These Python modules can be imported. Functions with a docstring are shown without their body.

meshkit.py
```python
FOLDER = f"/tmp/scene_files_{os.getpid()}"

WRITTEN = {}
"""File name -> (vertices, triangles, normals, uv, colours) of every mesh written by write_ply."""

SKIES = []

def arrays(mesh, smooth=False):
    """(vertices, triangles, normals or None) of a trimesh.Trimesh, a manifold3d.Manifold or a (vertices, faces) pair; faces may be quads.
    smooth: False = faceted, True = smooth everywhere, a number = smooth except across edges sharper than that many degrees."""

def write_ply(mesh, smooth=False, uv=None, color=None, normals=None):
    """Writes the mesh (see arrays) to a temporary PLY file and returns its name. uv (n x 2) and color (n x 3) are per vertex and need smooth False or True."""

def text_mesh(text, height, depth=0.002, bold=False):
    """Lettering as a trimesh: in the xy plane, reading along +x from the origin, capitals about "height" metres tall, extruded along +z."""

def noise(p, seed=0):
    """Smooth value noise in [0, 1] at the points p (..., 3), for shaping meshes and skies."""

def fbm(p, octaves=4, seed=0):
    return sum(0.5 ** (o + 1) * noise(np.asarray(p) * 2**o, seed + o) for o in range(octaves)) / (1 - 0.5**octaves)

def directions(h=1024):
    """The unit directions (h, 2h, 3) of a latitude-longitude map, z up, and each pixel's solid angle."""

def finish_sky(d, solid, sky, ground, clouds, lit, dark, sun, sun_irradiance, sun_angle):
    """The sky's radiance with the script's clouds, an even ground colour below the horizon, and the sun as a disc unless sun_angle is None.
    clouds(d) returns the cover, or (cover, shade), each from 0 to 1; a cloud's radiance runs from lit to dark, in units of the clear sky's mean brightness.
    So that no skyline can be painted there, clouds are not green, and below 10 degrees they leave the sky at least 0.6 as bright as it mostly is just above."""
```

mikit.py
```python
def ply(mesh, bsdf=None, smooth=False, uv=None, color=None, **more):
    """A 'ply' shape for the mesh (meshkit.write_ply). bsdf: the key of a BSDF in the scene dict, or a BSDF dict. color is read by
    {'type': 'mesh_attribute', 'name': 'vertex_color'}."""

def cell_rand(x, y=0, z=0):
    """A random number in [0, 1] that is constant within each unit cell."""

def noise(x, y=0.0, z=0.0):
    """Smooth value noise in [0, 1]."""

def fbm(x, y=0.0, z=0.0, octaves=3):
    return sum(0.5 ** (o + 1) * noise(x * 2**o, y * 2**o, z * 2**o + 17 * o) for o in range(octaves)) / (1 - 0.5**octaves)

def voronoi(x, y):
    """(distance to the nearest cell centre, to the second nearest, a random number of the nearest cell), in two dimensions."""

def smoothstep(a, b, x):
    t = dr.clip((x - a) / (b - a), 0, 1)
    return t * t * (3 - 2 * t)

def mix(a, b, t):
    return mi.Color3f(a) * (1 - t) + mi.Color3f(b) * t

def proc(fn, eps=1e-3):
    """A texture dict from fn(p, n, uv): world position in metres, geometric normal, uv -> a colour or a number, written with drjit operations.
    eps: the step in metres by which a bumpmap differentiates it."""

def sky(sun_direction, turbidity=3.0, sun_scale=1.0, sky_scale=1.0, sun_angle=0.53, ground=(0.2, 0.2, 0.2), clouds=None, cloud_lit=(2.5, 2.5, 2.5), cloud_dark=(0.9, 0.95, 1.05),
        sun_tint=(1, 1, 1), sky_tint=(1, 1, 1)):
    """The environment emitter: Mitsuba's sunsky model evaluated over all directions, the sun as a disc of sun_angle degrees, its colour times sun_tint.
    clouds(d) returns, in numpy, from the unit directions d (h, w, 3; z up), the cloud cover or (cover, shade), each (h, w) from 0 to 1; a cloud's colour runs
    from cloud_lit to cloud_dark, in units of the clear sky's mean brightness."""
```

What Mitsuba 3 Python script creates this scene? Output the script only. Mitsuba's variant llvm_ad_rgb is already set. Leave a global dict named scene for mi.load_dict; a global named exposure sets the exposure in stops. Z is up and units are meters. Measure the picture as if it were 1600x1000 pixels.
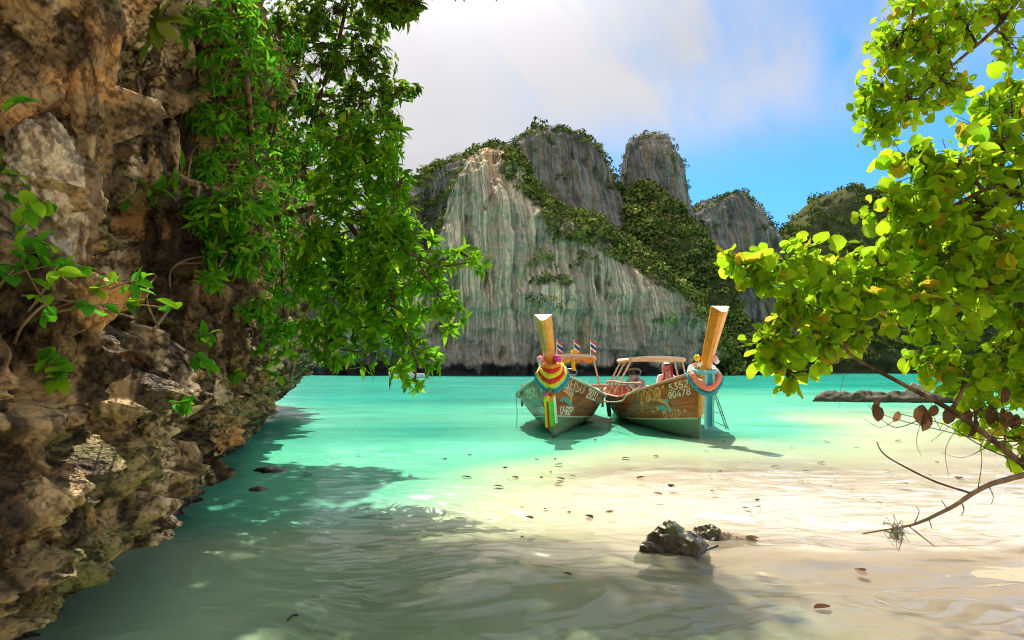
import math
import numpy as np, trimesh, manifold3d as m3
import drjit as dr, mitsuba as mi
import mikit, meshkit
from mikit import proc, noise, fbm, voronoi, smoothstep, mix
from meshkit import noise as npnoise, fbm as npfbm

T = mi.ScalarTransform4f
scene, labels, used = {}, {}, {}

# ---------------------------------------------------------------- camera, sky, exposure
FOV, PITCH, EYE = 75.2, 4.34, 1.6
_p = math.radians(PITCH)
scene['camera'] = {'type': 'perspective', 'fov': FOV, 'fov_axis': 'x', 'near_clip': 0.05, 'far_clip': 3000.0,
                   'to_world': T().look_at(origin=[0, 0, EYE], target=[0, math.cos(_p), EYE + math.sin(_p)], up=[0, 0, 1])}
exposure = 3.45
_az, _el = math.radians(-10), math.radians(57)
SUN = (math.sin(_az) * math.cos(_el), math.cos(_az) * math.cos(_el), math.sin(_el))


def clouds(d):
    az = np.degrees(np.arctan2(d[..., 0], d[..., 1]))
    el = np.degrees(np.arcsin(np.clip(d[..., 2], -1, 1)))
    k = 1.0 / (d[..., 2] + 0.25)
    q = np.stack([d[..., 0] * k, d[..., 1] * k, 0 * k], -1)
    r = np.stack([q[..., 0] * 0.9 - q[..., 1] * 0.5, q[..., 0] * 0.5 + q[..., 1] * 0.9, 0 * k], -1)     # streaks run to the upper right
    warp = npfbm(q * 2.0, 3, 5)[..., None] * 0.6
    st = npfbm(r * [7.0, 1.5, 1] + warp, 5, 11)
    big = npfbm(q * 1.1 + 3.1, 3, 3)
    edge = el - (18.5 + 0.05 * (az - 10) + 6.0 * (st - 0.5)) - 6.0 * np.clip((az - 30) / 40, 0, 1)
    bank = 1 / (1 + np.exp(-edge / 1.1))
    left = 1 / (1 + np.exp((az - 6) / 2.5))
    dense = np.maximum(bank * np.clip(1.0 - 0.019 * np.clip(az - 9, 0, 30) + 2.2 * (st - 0.5), 0, 1), left)
    wide = np.clip((big * 0.6 + st * 0.5 - 0.16) * 3.2, 0, 1)
    f = np.clip((np.abs(az) - 50) / 25, 0, 1)
    cover = dense * (1 - f) + wide * f
    shade = np.clip((npfbm(q * 3.2 + 9, 4, 21) - 0.42) * 1.5, 0, 0.75)
    ang = np.degrees(np.arccos(np.clip(d @ np.array(SUN), -1, 1)))
    glow = np.exp(-(ang / 21.5) ** 3)          # thin cloud is brightest round the sun
    return np.clip(cover, 0, 1) * 0.97, np.clip(1.0 - glow - 0.05 * (0.75 - shade), 0, 1)


scene['sky'] = mikit.sky(SUN, turbidity=2.5, sun_scale=0.6, sun_tint=(0.95, 1.0, 1.1), sky_scale=1.0, clouds=clouds, cloud_lit=(8.0, 7.8, 7.6), cloud_dark=(1.40, 1.35, 1.36), sky_tint=(0.18, 0.41, 0.56), ground=(0.25, 0.3, 0.27))


# ---------------------------------------------------------------- helpers
def numbered(name):
    n = used.get(name, 0)
    used[name] = n + 1
    return name if n == 0 else f'{name}_{n:03d}'


def thing(name, label=None, cat=None, group=None, kind=None):
    key = numbered(name)
    d = {}
    for a, b in (('label', label), ('category', cat), ('group', group), ('kind', kind)):
        if b:
            d[a] = b
    labels[key] = d
    return key


def put(name, mesh, bsdf, parent=None, smooth=False, label=None, kind=None, to=None, **kw):
    key = numbered(f'{parent}__{name}' if parent else name)
    d = mesh if isinstance(mesh, dict) else mikit.ply(mesh, bsdf, smooth, **kw)
    if to is not None:
        d = {**d, 'to_world': to}
    scene[key] = d
    if label or kind:
        labels[key] = {a: b for a, b in (('label', label), ('kind', kind)) if b}
    return key


def solo(name, mesh, bsdf, label, cat, group=None, kind=None, smooth=False, to=None, **kw):
    key = thing(name, label, cat, group, kind)
    d = mesh if isinstance(mesh, dict) else mikit.ply(mesh, bsdf, smooth, **kw)
    scene[key] = {**d, 'to_world': to} if to is not None else d
    return key


def tm(v, f):
    f = np.asarray(f)
    if f.shape[1] == 4:
        f = np.vstack([f[:, [0, 1, 2]], f[:, [0, 2, 3]]])
    return trimesh.Trimesh(np.asarray(v, float), f, process=False)


def cat(ms):
    ms = list(ms)
    o, vs, fs = 0, [], []
    for m in ms:
        vs.append(np.asarray(m.vertices)); fs.append(np.asarray(m.faces) + o); o += len(m.vertices)
    return tm(np.vstack(vs), np.vstack(fs))


def grid_faces(n, m, wrap=False):
    i, j = np.meshgrid(np.arange(n - 1), np.arange(m if wrap else m - 1), indexing='ij')
    j2 = (j + 1) % m
    return np.stack([i * m + j, i * m + j2, (i + 1) * m + j2, (i + 1) * m + j], -1).reshape(-1, 4)


def tube(pts, rad, sides=6, caps=True, flat=None):
    """A tapered tube along a polyline."""
    p = np.asarray(pts, float)
    n = len(p)
    rad = np.broadcast_to(np.asarray(rad, float), (n,)) if np.ndim(rad) else np.full(n, float(rad))
    t = np.gradient(p, axis=0)
    t /= np.linalg.norm(t, axis=1, keepdims=True) + 1e-12
    a = np.cross(t, np.where(np.abs(t[:, 2:]) < 0.92, [0, 0, 1.0], [1.0, 0, 0]))
    a /= np.linalg.norm(a, axis=1, keepdims=True) + 1e-12
    b = np.cross(t, a)
    g = np.arange(sides) * 2 * np.pi / sides
    fa, fb = (1, 1) if flat is None else flat
    v = p[:, None] + rad[:, None, None] * (fa * np.cos(g)[None, :, None] * a[:, None] + fb * np.sin(g)[None, :, None] * b[:, None])
    f = grid_faces(n, sides, True)
    f = np.vstack([f[:, [0, 1, 2]], f[:, [0, 2, 3]]])
    v = v.reshape(-1, 3)
    if caps:
        v = np.vstack([v, p[:1], p[-1:]])
        i = np.arange(sides)
        e = (n - 1) * sides
        f = np.vstack([f, np.stack([i * 0 + n * sides, i, (i + 1) % sides], 1)[:, ::-1], np.stack([i * 0 + n * sides + 1, e + i, e + (i + 1) % sides], 1)])
    return tm(v, f[:, ::-1])


def curve(pts, n=24):
    """A smooth curve (Catmull-Rom) through the points."""
    p = np.asarray(pts, float)
    q = np.vstack([2 * p[0] - p[1], p, 2 * p[-1] - p[-2]])
    out = []
    for t in np.linspace(0, len(p) - 1 - 1e-9, n):
        i = int(t); u = t - i
        a, b, c, d = q[i:i + 4]
        out.append(0.5 * (2 * b + (c - a) * u + (2 * a - 5 * b + 4 * c - d) * u * u + (3 * b - a - 3 * c + d) * u ** 3))
    return np.array(out)


def box(sx, sy, sz, at=(0, 0, 0), bev=0.0):
    if bev > 0:
        h = np.array([sx, sy, sz]) / 2 - bev
        c = m3.Manifold.hull_points(np.array([[i * (h[0] + (bev if k == 0 else 0)), j * (h[1] + (bev if k == 1 else 0)), l * (h[2] + (bev if k == 2 else 0))]
                                              for i in (-1, 1) for j in (-1, 1) for l in (-1, 1) for k in range(3)]))
        m = c.to_mesh()
        b = trimesh.Trimesh(m.vert_properties[:, :3], m.tri_verts, process=False)
    else:
        b = trimesh.creation.box((sx, sy, sz))
    b.apply_translation(at)
    return b


def sm(a, b, x):
    t = np.clip((np.asarray(x, float) - a) / (b - a), 0, 1)
    return t * t * (3 - 2 * t)


def ridged(p, o=4, seed=0):
    return 1 - np.abs(2 * npfbm(p, o, seed) - 1) * 2


def rot_to(z, spin=0.0):
    """3x3 whose third column is z."""
    z = np.asarray(z, float) / np.linalg.norm(z)
    a = np.cross([0, 0, 1.0] if abs(z[2]) < 0.95 else [1.0, 0, 0], z)
    a /= np.linalg.norm(a)
    b = np.cross(z, a)
    c, s = math.cos(spin), math.sin(spin)
    return np.stack([a * c + b * s, -a * s + b * c, z], 1)


def mat4(R, t):
    m = np.eye(4); m[:3, :3] = R; m[:3, 3] = t
    return T(m)


FPX = 800 / math.tan(math.radians(FOV / 2))


def at(px, py, D):
    """The place that the photograph (1600 x 1000) shows at px, py, D metres ahead along the ground."""
    a, b = (px - 800) / FPX, (500 - py) / FPX
    c, s = math.cos(_p), math.sin(_p)
    y, z = c - b * s, s + b * c
    return np.array([a * D / y, D, EYE + z * D / y])


def rgb(*c):
    return {'type': 'rgb', 'value': list(c)}


def mat(name, **kw):
    scene[name] = {'type': 'twosided', 'bsdf': {'type': 'principled', **kw}}
    return name


def lin(r, g, b):
    f = lambda x: ((x / 255 + 0.055) / 1.055) ** 2.4 if x > 10 else x / 255 / 12.92
    return (f(r), f(g), f(b))
# ---------------------------------------------------------------- sand and water
def seabed(x, y):
    """Depth of the water over the sand, metres."""
    x, y = np.asarray(x, float), np.asarray(y, float)
    p = np.stack([x, y, 0 * x], -1)
    wob = (npfbm(p * [0.22, 0.3, 1], 4, 4) - 0.5)
    yy = y + 5 * wob
    sl = 1 - 0.55 * sm(5, 9, x - 0.12 * (y - 10))
    bar = 0.03 + 0.105 * np.clip(yy - 9.9, 0, 8) * sl + 0.034 * np.clip(yy - 22, 0, 90)
    ch = 0.75 * sm(2.2, -3.0, x + 1.6 * wob) * sm(3.0, 9.0, y) * (1 - 0.75 * sm(17, 23, y) * sm(48, 28, y))
    near = (0.34 * sm(3.5, -0.4, x + wob + 0.22 * np.clip(y - 4, 0, 9)) + 0.07 * sm(4.5, 2.0, x + wob) * sm(6.6, 5.4, y + wob)) * sm(0.5, 3.0, y) * sm(14, 9, y)
    left = 0.35 * sm(0.5, 6, yy - 10 + 1.5 * (x)) * sm(3.0, -1.0, x)
    d = bar + np.maximum(ch, near) + 0.5 * left
    d = d + 0.05 * (npfbm(p * 1.3, 3, 8) - 0.5) * sm(2, 12, y)
    d = d - 0.35 * sm(2.2, -1.5, y) - 0.05 * sm(2.6, 5, x) * sm(5.2, 3.2, y)
    return np.clip(d, -1.2, 3.2)


def polar(rings, dense, coarse, a0=52):
    """Rings round the camera's foot, finer where they are near and ahead."""
    a = np.concatenate([np.linspace(-a0, a0, dense), np.linspace(a0, 360 - a0, coarse + 2)[1:-1]])
    a = np.radians(a)
    x = rings[:, None] * np.sin(a)
    y = rings[:, None] * np.cos(a)
    return x, y, grid_faces(len(rings), len(a), True)


def swell(x, y):
    """Height of the water's ripples; short ones fade where the mesh gets coarse."""
    D = np.hypot(x, y) + 0.01
    p = np.stack([x, y, 0 * x], -1)
    w = npfbm(p * 0.55, 3, 31) - 0.5
    u, v = x + 0.9 * w, y + 1.2 * w
    z = 0
    amp = 0.55 + 0.9 * npfbm(p * [0.25, 0.45, 1] + 7, 3, 9)
    for ang, wl, a, s in ((84, 5.0, 0.03, 4), (97, 3.1, 0.02, 5), (96, 2.1, 0.011, 1), (74, 1.25, 0.0075, 2), (112, 0.8, 0.0055, 3)):
        c, q = math.cos(math.radians(ang)), math.sin(math.radians(ang))
        ph = (u * c + v * q) / wl * 2 * np.pi + 5 * npfbm(p * 0.35 / wl, 2, 40 + s)
        z = z + a * np.sin(ph) * sm(160 * wl, 40 * wl, D)
    r1 = npfbm(np.stack([u * 1.1 + v * 0.35, v * 2.4, 0 * x], -1), 3, 61) - 0.5
    r2 = ridged(np.stack([u * 2.2 + v * 0.8 + 4, v * 5.4, 0 * x], -1), 2, 63)
    z = z + 0.07 * r1 * sm(60, 18, D) * (0.4 + 0.6 * sm(5, 10, D)) + 0.022 * r2 * sm(24, 9, D) * (0.45 + 0.55 * sm(5, 10, D))
    for ang, wl, sl_, s, far in ((86, 0.85, 0.20, 10, 50), (80, 0.52, 0.28, 11, 34), (101, 0.36, 0.30, 12, 24), (88, 0.25, 0.32, 13, 16), (106, 0.17, 0.32, 14, 9), (79, 0.115, 0.26, 15, 6.5)):
        c, q = math.cos(math.radians(ang)), math.sin(math.radians(ang))
        k = np.stack([u * 0.30, v * 0.85, 0 * x], -1) / wl
        ph = (u * c + v * q) / wl * 2 * np.pi + 9 * npfbm(k * 0.30, 2, 140 + s)
        env = sm(0.34, 0.66, npfbm(k * 0.22 + 3.3, 2, 160 + s))
        wv = 0.6 * np.sin(ph) + 0.55 * (1 - 2 * np.abs(np.sin(ph / 2 + 0.8)))
        near = 1.0 if wl < 0.4 else 0.3 + 0.7 * sm(5, 11, D)
        z = z + sl_ * wl / 6.28 * wv * env * near * sm(far * 1.4, far * 0.5, D)
    calm = 0.3 + 0.70 * sm(-3.2, -1.0, x - 0.12 * (y - 5)) * sm(13.0, 7.0, y) + 0.35 * sm(9, 16, y)
    calm = calm * (1 + 0.55 * sm(9.5, 5.5, y))
    z = z * amp * calm * (1 - 0.45 * sm(7, 9.5, y) * sm(0.5, 3.5, x) * sm(16, 12, y))
    # the little waves that break on the sand
    for k, (x0, y0, x1, y1, h, wd) in enumerate(((1.6, 5.75, 6.0, 6.3, 0.055, 0.16), (1.9, 5.0, 5.4, 5.15, 0.03, 0.1)  )):
        t = np.clip((x - x0) / (x1 - x0), -0.3, 1.3)
        yc = y0 + (y1 - y0) * t + 0.5 * (npfbm(p * [0.9, 0.3, 1] + k, 3, 77 + k) - 0.5)
        dd = (y - yc) / wd
        prof = np.exp(-np.where(dd > 0, dd * 0.6, dd * 1.6) ** 2)
        z = z + h * prof * sm(-0.12, 0.15, t) * sm(1.25, 0.9, t) * (0.6 + 0.8 * npfbm(p * 1.1, 2, 80 + k))
    return z


R1 = np.concatenate([[0.02, 0.6, 1.2, 1.8, 2.4], 2.9 * np.exp(np.linspace(0, math.log(14 / 2.9), 420)), 14 * np.exp(np.linspace(0, math.log(30), 241)[1:]), [500, 700, 1000, 1500, 2000]])
wx, wy, wf = polar(R1, 480, 40, 46)
wz = swell(wx, wy)
V = np.stack([wx, wy, wz], -1).reshape(-1, 3)
depth0 = seabed(wx, wy).reshape(-1)
hz = wz.reshape(-1) + 0.0
water_mesh = tm(V, wf[:, ::-1])

R2 = np.concatenate([[0.02, 0.8, 1.6], 2.4 * np.exp(np.linspace(0, math.log(420 / 2.4), 240)), [600, 1000, 2000]])
sx_, sy_, sf = polar(R2, 260, 50)
pp = np.stack([sx_, sy_, 0 * sx_], -1)
rip = 0.010 * ridged(np.stack([sx_ * 1.5 + 2 * npfbm(pp * 0.6, 2, 5), sy_ * 5.5, 0 * sx_], -1), 2, 12) * sm(30, 10, sy_)
S = np.stack([sx_, sy_, -seabed(sx_, sy_) + rip - 0.006], -1).reshape(-1, 3)
sand_mesh = tm(S, sf[:, ::-1])


def sand_color(p, n, uv):
    f = fbm(p.x * 1.2, p.y * 1.2, 0.0, 4)
    g = noise(p.x * 140, p.y * 140, 0.0)
    c = mix((0.50, 0.44, 0.33), (0.64, 0.58, 0.48), f)
    spk = smoothstep(0.80, 0.86, fbm(p.x * 9 + 3, p.y * 13, 2.0, 3)) * 0.5
    c = mix(c, (0.30, 0.22, 0.14), spk)
    fore_shade = smoothstep(7.8, 5.8, p.y + 1.6 * (fbm(p.x * 0.5, p.y * 0.5, 3.0, 3) - 0.5) + 0.25 * dr.maximum(p.x - 2.0, 0.0))
    c = mix(c, c * mi.Color3f(0.52, 0.47, 0.40), fore_shade)          # near sand darkened in its colour as shade, so reflections show
    return c * (0.92 + 0.16 * g)


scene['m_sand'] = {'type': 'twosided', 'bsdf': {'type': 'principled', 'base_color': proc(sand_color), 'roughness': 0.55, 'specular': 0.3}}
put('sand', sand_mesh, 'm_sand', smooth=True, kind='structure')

# the water's own colour grows with its depth: clear over the bar, milky jade in the channel, turquoise in the bay
vd = np.stack([depth0, depth0, depth0], 1)
milk = 1 - np.exp(-np.clip(depth0, 0, None) / 0.50)
dd = depth0[:, None]
c0, c1, c2, c3 = (np.array(c) for c in ((0.56, 0.52, 0.39), (0.47, 0.57, 0.35), (0.09, 0.40, 0.26), (0.005, 0.23, 0.175)))
col = c0 + (c1 - c0) * sm(0.05, 0.32, dd)
col = col + (c2 - col) * sm(0.26, 0.70, dd)
col = col + (c3 - col) * sm(0.75, 2.0, dd)
wp = V
patch = npfbm(wp * [0.10, 0.22, 0], 4, 90)[:, None] - 0.5
streak = npfbm(wp * [0.35, 1.5, 0] + 5, 3, 91)[:, None] - 0.5
col = np.clip(col * (1 + (0.7 * patch + 0.5 * streak) * sm(8, 20, wp[:, 1:2])), 0.004, 0.9)
fore_shade = (sm(7.8, 5.8, wp[:, 1] + 1.6 * (npfbm(wp * [0.5, 0.5, 0] + 3, 3, 95) - 0.5) + 0.25 * np.maximum(wp[:, 0] - 2, 0)) * sm(-2.4, -0.6, wp[:, 0]))[:, None]
col = col * (1 - fore_shade * np.array([0.50, 0.52, 0.56]))  # foreground shade put into the water's colour, lets ripple reflections stand out
foam = np.clip((hz - 0.035) / 0.03, 0, 1) * sm(0.25, 0.05, depth0) * sm(2.0, 2.8, wp[:, 0])
col = col + (np.array([0.66, 0.56, 0.40]) - col) * np.clip(foam[:, None] * 1.2, 0, 1)
milk = np.clip(np.maximum(milk, foam * 0.85), 0.0, 1)
milk = np.clip(milk + 0.16 * sm(0.0, 0.03, depth0), 0.02, 1)
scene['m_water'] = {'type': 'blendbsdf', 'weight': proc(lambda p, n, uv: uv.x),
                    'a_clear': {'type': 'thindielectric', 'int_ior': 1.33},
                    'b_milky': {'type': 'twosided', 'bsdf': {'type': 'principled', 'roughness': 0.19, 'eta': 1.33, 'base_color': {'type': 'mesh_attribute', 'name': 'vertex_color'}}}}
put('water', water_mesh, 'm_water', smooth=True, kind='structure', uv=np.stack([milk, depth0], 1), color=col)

# ---------------------------------------------------------------- the limestone hills across the bay
def mossy(p, n, uv):
    return mix((0.035, 0.05, 0.018), (0.12, 0.13, 0.06), fbm(p.x * 0.4, p.y * 0.4, p.z * 0.3, 4))


scene['m_wooded'] = {'type': 'twosided', 'bsdf': {'type': 'diffuse', 'reflectance': proc(mossy)}}


def tint_streaks(pale, grey, ochre, dark, zs=1.0, base_z=3.0):
    def f(p, n, uv):
        wx = p.x + 0.25 * p.y + 0.7 * noise(p.x * 0.9, p.z * 0.25, 3.0)
        s1 = fbm(wx * 0.75, p.z * 0.045 * zs, 1.0, 4)
        s2 = fbm(wx * 2.2 + 40, p.z * 0.09 * zs, 5.0, 3)
        big = fbm(p.x * 0.045 + 9, p.z * 0.05, 7.0, 3)
        c = mix(pale, grey, smoothstep(0.42, 0.60, s1))
        c = mix(c, ochre, smoothstep(0.54, 0.68, fbm(wx * 0.55 + 70, p.z * 0.03, 2.0, 3)) * 0.75)
        c = mix(c, dark, smoothstep(0.54, 0.66, s2) * 0.5)
        c = mix(c, mix(grey, dark, 0.35), smoothstep(0.44, 0.56, big) * 0.8)
        thin = fbm(wx * 1.9 + 11, p.z * 0.07, 9.0, 4)
        c = mix(c, dark, smoothstep(0.56, 0.64, thin) * 0.35)
        c = mix(c, pale, smoothstep(0.42, 0.34, thin) * 0.5)
        low = smoothstep(26, 8, p.z + 16 * (big - 0.5)) * 0.55
        c = mix(c, (0.25, 0.20, 0.19), low)
        c = mix(c, (0.06, 0.052, 0.05), smoothstep(base_z + 1.0, base_z - 0.8, p.z + 6.0 * (fbm(p.x * 0.3, p.y * 0.3, 0.0, 3) - 0.5)))
        return c * (0.8 + 0.4 * noise(p.x * 2.5, p.z * 1.4, p.y * 2))
    return proc(f)


def crack_bump(p, n, uv):
    a = p.x + 0.25 * p.y
    return fbm(a * 1.1, p.z * 0.12, 2.0, 4) + 0.5 * fbm(a * 0.5, p.z * 0.7, p.y * 0.4, 4)


scene['m_lime_pale'] = {'type': 'twosided', 'bsdf': {'type': 'bumpmap', 'bump': proc(crack_bump, 0.06), 'scale': 1.1, 'b': {'type': 'diffuse', 'reflectance': tint_streaks((0.88, 0.76, 0.53), (0.46, 0.42, 0.34), (0.70, 0.40, 0.18), (0.09, 0.08, 0.065))}}}
scene['m_lime_grey'] = {'type': 'twosided', 'bsdf': {'type': 'bumpmap', 'bump': proc(crack_bump, 0.06), 'scale': 1.1, 'b': {'type': 'diffuse', 'reflectance': tint_streaks((0.27, 0.27, 0.255), (0.16, 0.165, 0.17), (0.28, 0.22, 0.15), (0.06, 0.065, 0.07))}}}


def hill(name, D, outline, deep, mtl, lean=0.2, nu=200, nv=130, seed=0, rough=1.0, fold=1.0, base=2.2, bulge=0.0):
    """A hill: its skyline (pixels at distance D), a steep front that leans back, a top that runs back deep metres and falls away."""
    o = np.array([at(px, py, D) for px, py in outline])
    top = (D + lean * o[:, 2] + 0.35 * np.clip(o[:, 2], 0, 60)) / D
    o[:, 0] *= top
    o[:, 2] = EYE + (o[:, 2] - EYE) * top
    X = np.linspace(o[0, 0], o[-1, 0], nu)
    H = np.interp(X, o[:, 0], o[:, 2])
    H = np.maximum(H + 1.6 * (npfbm(np.stack([X * 0.25, X * 0, X * 0], -1), 4, seed) - 0.5) * sm(0, 8, H), 0.3)
    nb = 45
    t = np.concatenate([np.linspace(0, 1, nv) ** 0.95, 1 + np.linspace(0, 1, nb + 1)[1:]])
    tt, XX = np.meshgrid(t, X, indexing='ij')
    HH = np.broadcast_to(H, tt.shape)
    front = np.clip(tt, 0, 1)
    back = np.clip(tt - 1, 0, 1)
    Z = -1.5 + front * (HH + 1.5)
    end = np.abs((XX - X[0]) / (X[-1] - X[0]) * 2 - 1)
    Y = D + lean * Z + 0.25 * deep * end ** 3
    Y = Y + 0.35 * np.clip(HH, 0, 60) * (1 - np.sqrt(np.clip(1 - front ** 6, 0, 1))) + back * deep
    Z = Z - back ** 1.6 * (HH + 1.5)
    q = np.stack([XX, Y, Z], -1)
    fade = np.where(tt > 1, 1.0, 1.0) * sm(0, 3, HH)
    big = (npfbm(q * [0.055, 0.055, 0.04], 4, seed + 1) - 0.5) * 16 * rough
    ver = ridged(q * [0.16, 0.16, 0.022], 3, seed + 2) * 2.0 * fold * rough
    ver = ver + (np.abs(2 * npfbm(q * [0.10, 0.10, 0.016] + 7, 2, seed + 14) - 1) - 0.3) * 7.0 * fold * rough + (np.abs(2 * npfbm(q * [0.32, 0.32, 0.045] + 7, 2, seed + 15) - 1) - 0.3) * 2.2 * fold * rough
    ver2 = ridged(q * [0.55, 0.5, 0.05] + 3, 3, seed + 3) * 0.75 * fold * rough
    fine = (npfbm(q * [0.7, 0.7, 0.5], 4, seed + 4) - 0.5) * 1.6 * rough
    led = ridged(q * [0.03, 0.03, 0.17], 3, seed + 5) * 1.0 * rough
    pock = (np.clip(npfbm(q * [0.34, 0.34, 0.07], 3, seed + 6) - 0.60, 0, 1) * 15 + np.clip(npfbm(q * [0.10, 0.10, 0.03], 3, seed + 9) - 0.56, 0, 1) * 16) * rough
    cave = np.clip(npfbm(q * [0.10, 0.0, 0.0], 3, seed + 12) - 0.5, 0, 1) * 14
    under = (base + cave * sm(9, 2, Z)) * sm(3.6 + cave * 2, 0.8 + cave, Z) * (1 - back) + pock * (1 - back)
    Y = Y - (big + ver + ver2 + fine + led) * fade * (1 - 0.4 * back) + under - bulge * np.sin(np.pi * np.clip(front, 0, 1)) * (1 - end ** 2)
    XX = XX + (npfbm(q * [0.2, 0.2, 0.2] + 50, 3, seed + 7) - 0.5) * 2.0 * rough * fade
    Zj = Z + (npfbm(q * [0.3, 0.3, 0.3] + 90, 3, seed + 8) - 0.5) * 1.6 * rough * fade
    v = np.stack([XX, Y, np.where(Z < -0.5, Z, Zj)], -1)
    m = tm(v.reshape(-1, 3), grid_faces(len(t), nu))
    put(name, m, mtl, smooth=42, kind='structure')
    return v, tt, XX


HILLS = {}
HILLS['front'] = hill('limestone_cliff', 205, [(470, 575), (500, 562), (540, 505), (590, 455), (640, 420), (676, 392), (696, 345), (706, 318), (724, 280), (744, 246), (764, 237), (800, 237), (815, 258), (830, 294), (850, 318), (880, 332),
                      (930, 342), (980, 370), (1020, 408), (1070, 448), (1110, 490), (1140, 530), (1168, 576)], 40, 'm_lime_pale', 0.12, 380, 240, 10, 1.15, 0.62, 3.0, 5)
HILLS['back'] = hill('limestone_hill', 240, [(420, 520), (480, 450), (540, 370), (600, 305), (650, 280), (690, 258), (740, 236), (790, 225), (815, 222), (826, 205), (838, 196), (880, 203), (912, 210), (935, 238), (955, 268), (968, 292),
                     (985, 330), (1010, 420), (1040, 560)], 50, 'm_lime_grey', 0.14, 260, 150, 20, 0.9, 0.8)
HILLS['spire'] = hill('limestone_hill', 262, [(940, 470), (958, 345), (970, 275), (978, 226), (995, 214), (1022, 211), (1043, 219), (1056, 248), (1067, 288), (1077, 330), (1100, 470)], 26, 'm_lime_grey', 0.06, 130, 130, 30, 0.6, 1.0)
HILLS['slope'] = hill('limestone_hill', 226, [(930, 460), (962, 330), (985, 292), (1015, 290), (1038, 310), (1064, 334), (1092, 372), (1114, 402), (1136, 440), (1160, 500), (1200, 570)], 30, 'm_wooded', 0.42, 130, 110, 40, 0.8, 0.5)
HILLS['east'] = hill('limestone_hill', 300, [(1040, 400), (1062, 332), (1088, 319), (1120, 313), (1154, 301), (1178, 318), (1200, 346), (1222, 374), (1240, 430), (1275, 570)], 40, 'm_lime_grey', 0.15, 160, 120, 50, 0.7, 0.9)
HILLS['far'] = hill('limestone_hill', 350, [(1130, 570), (1190, 440), (1224, 366), (1246, 334), (1276, 309), (1322, 293), (1400, 296), (1480, 330), (1600, 372), (1760, 420), (1900, 560)], 60, 'm_wooded', 0.32, 220, 110, 60, 0.8, 0.6)

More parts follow.
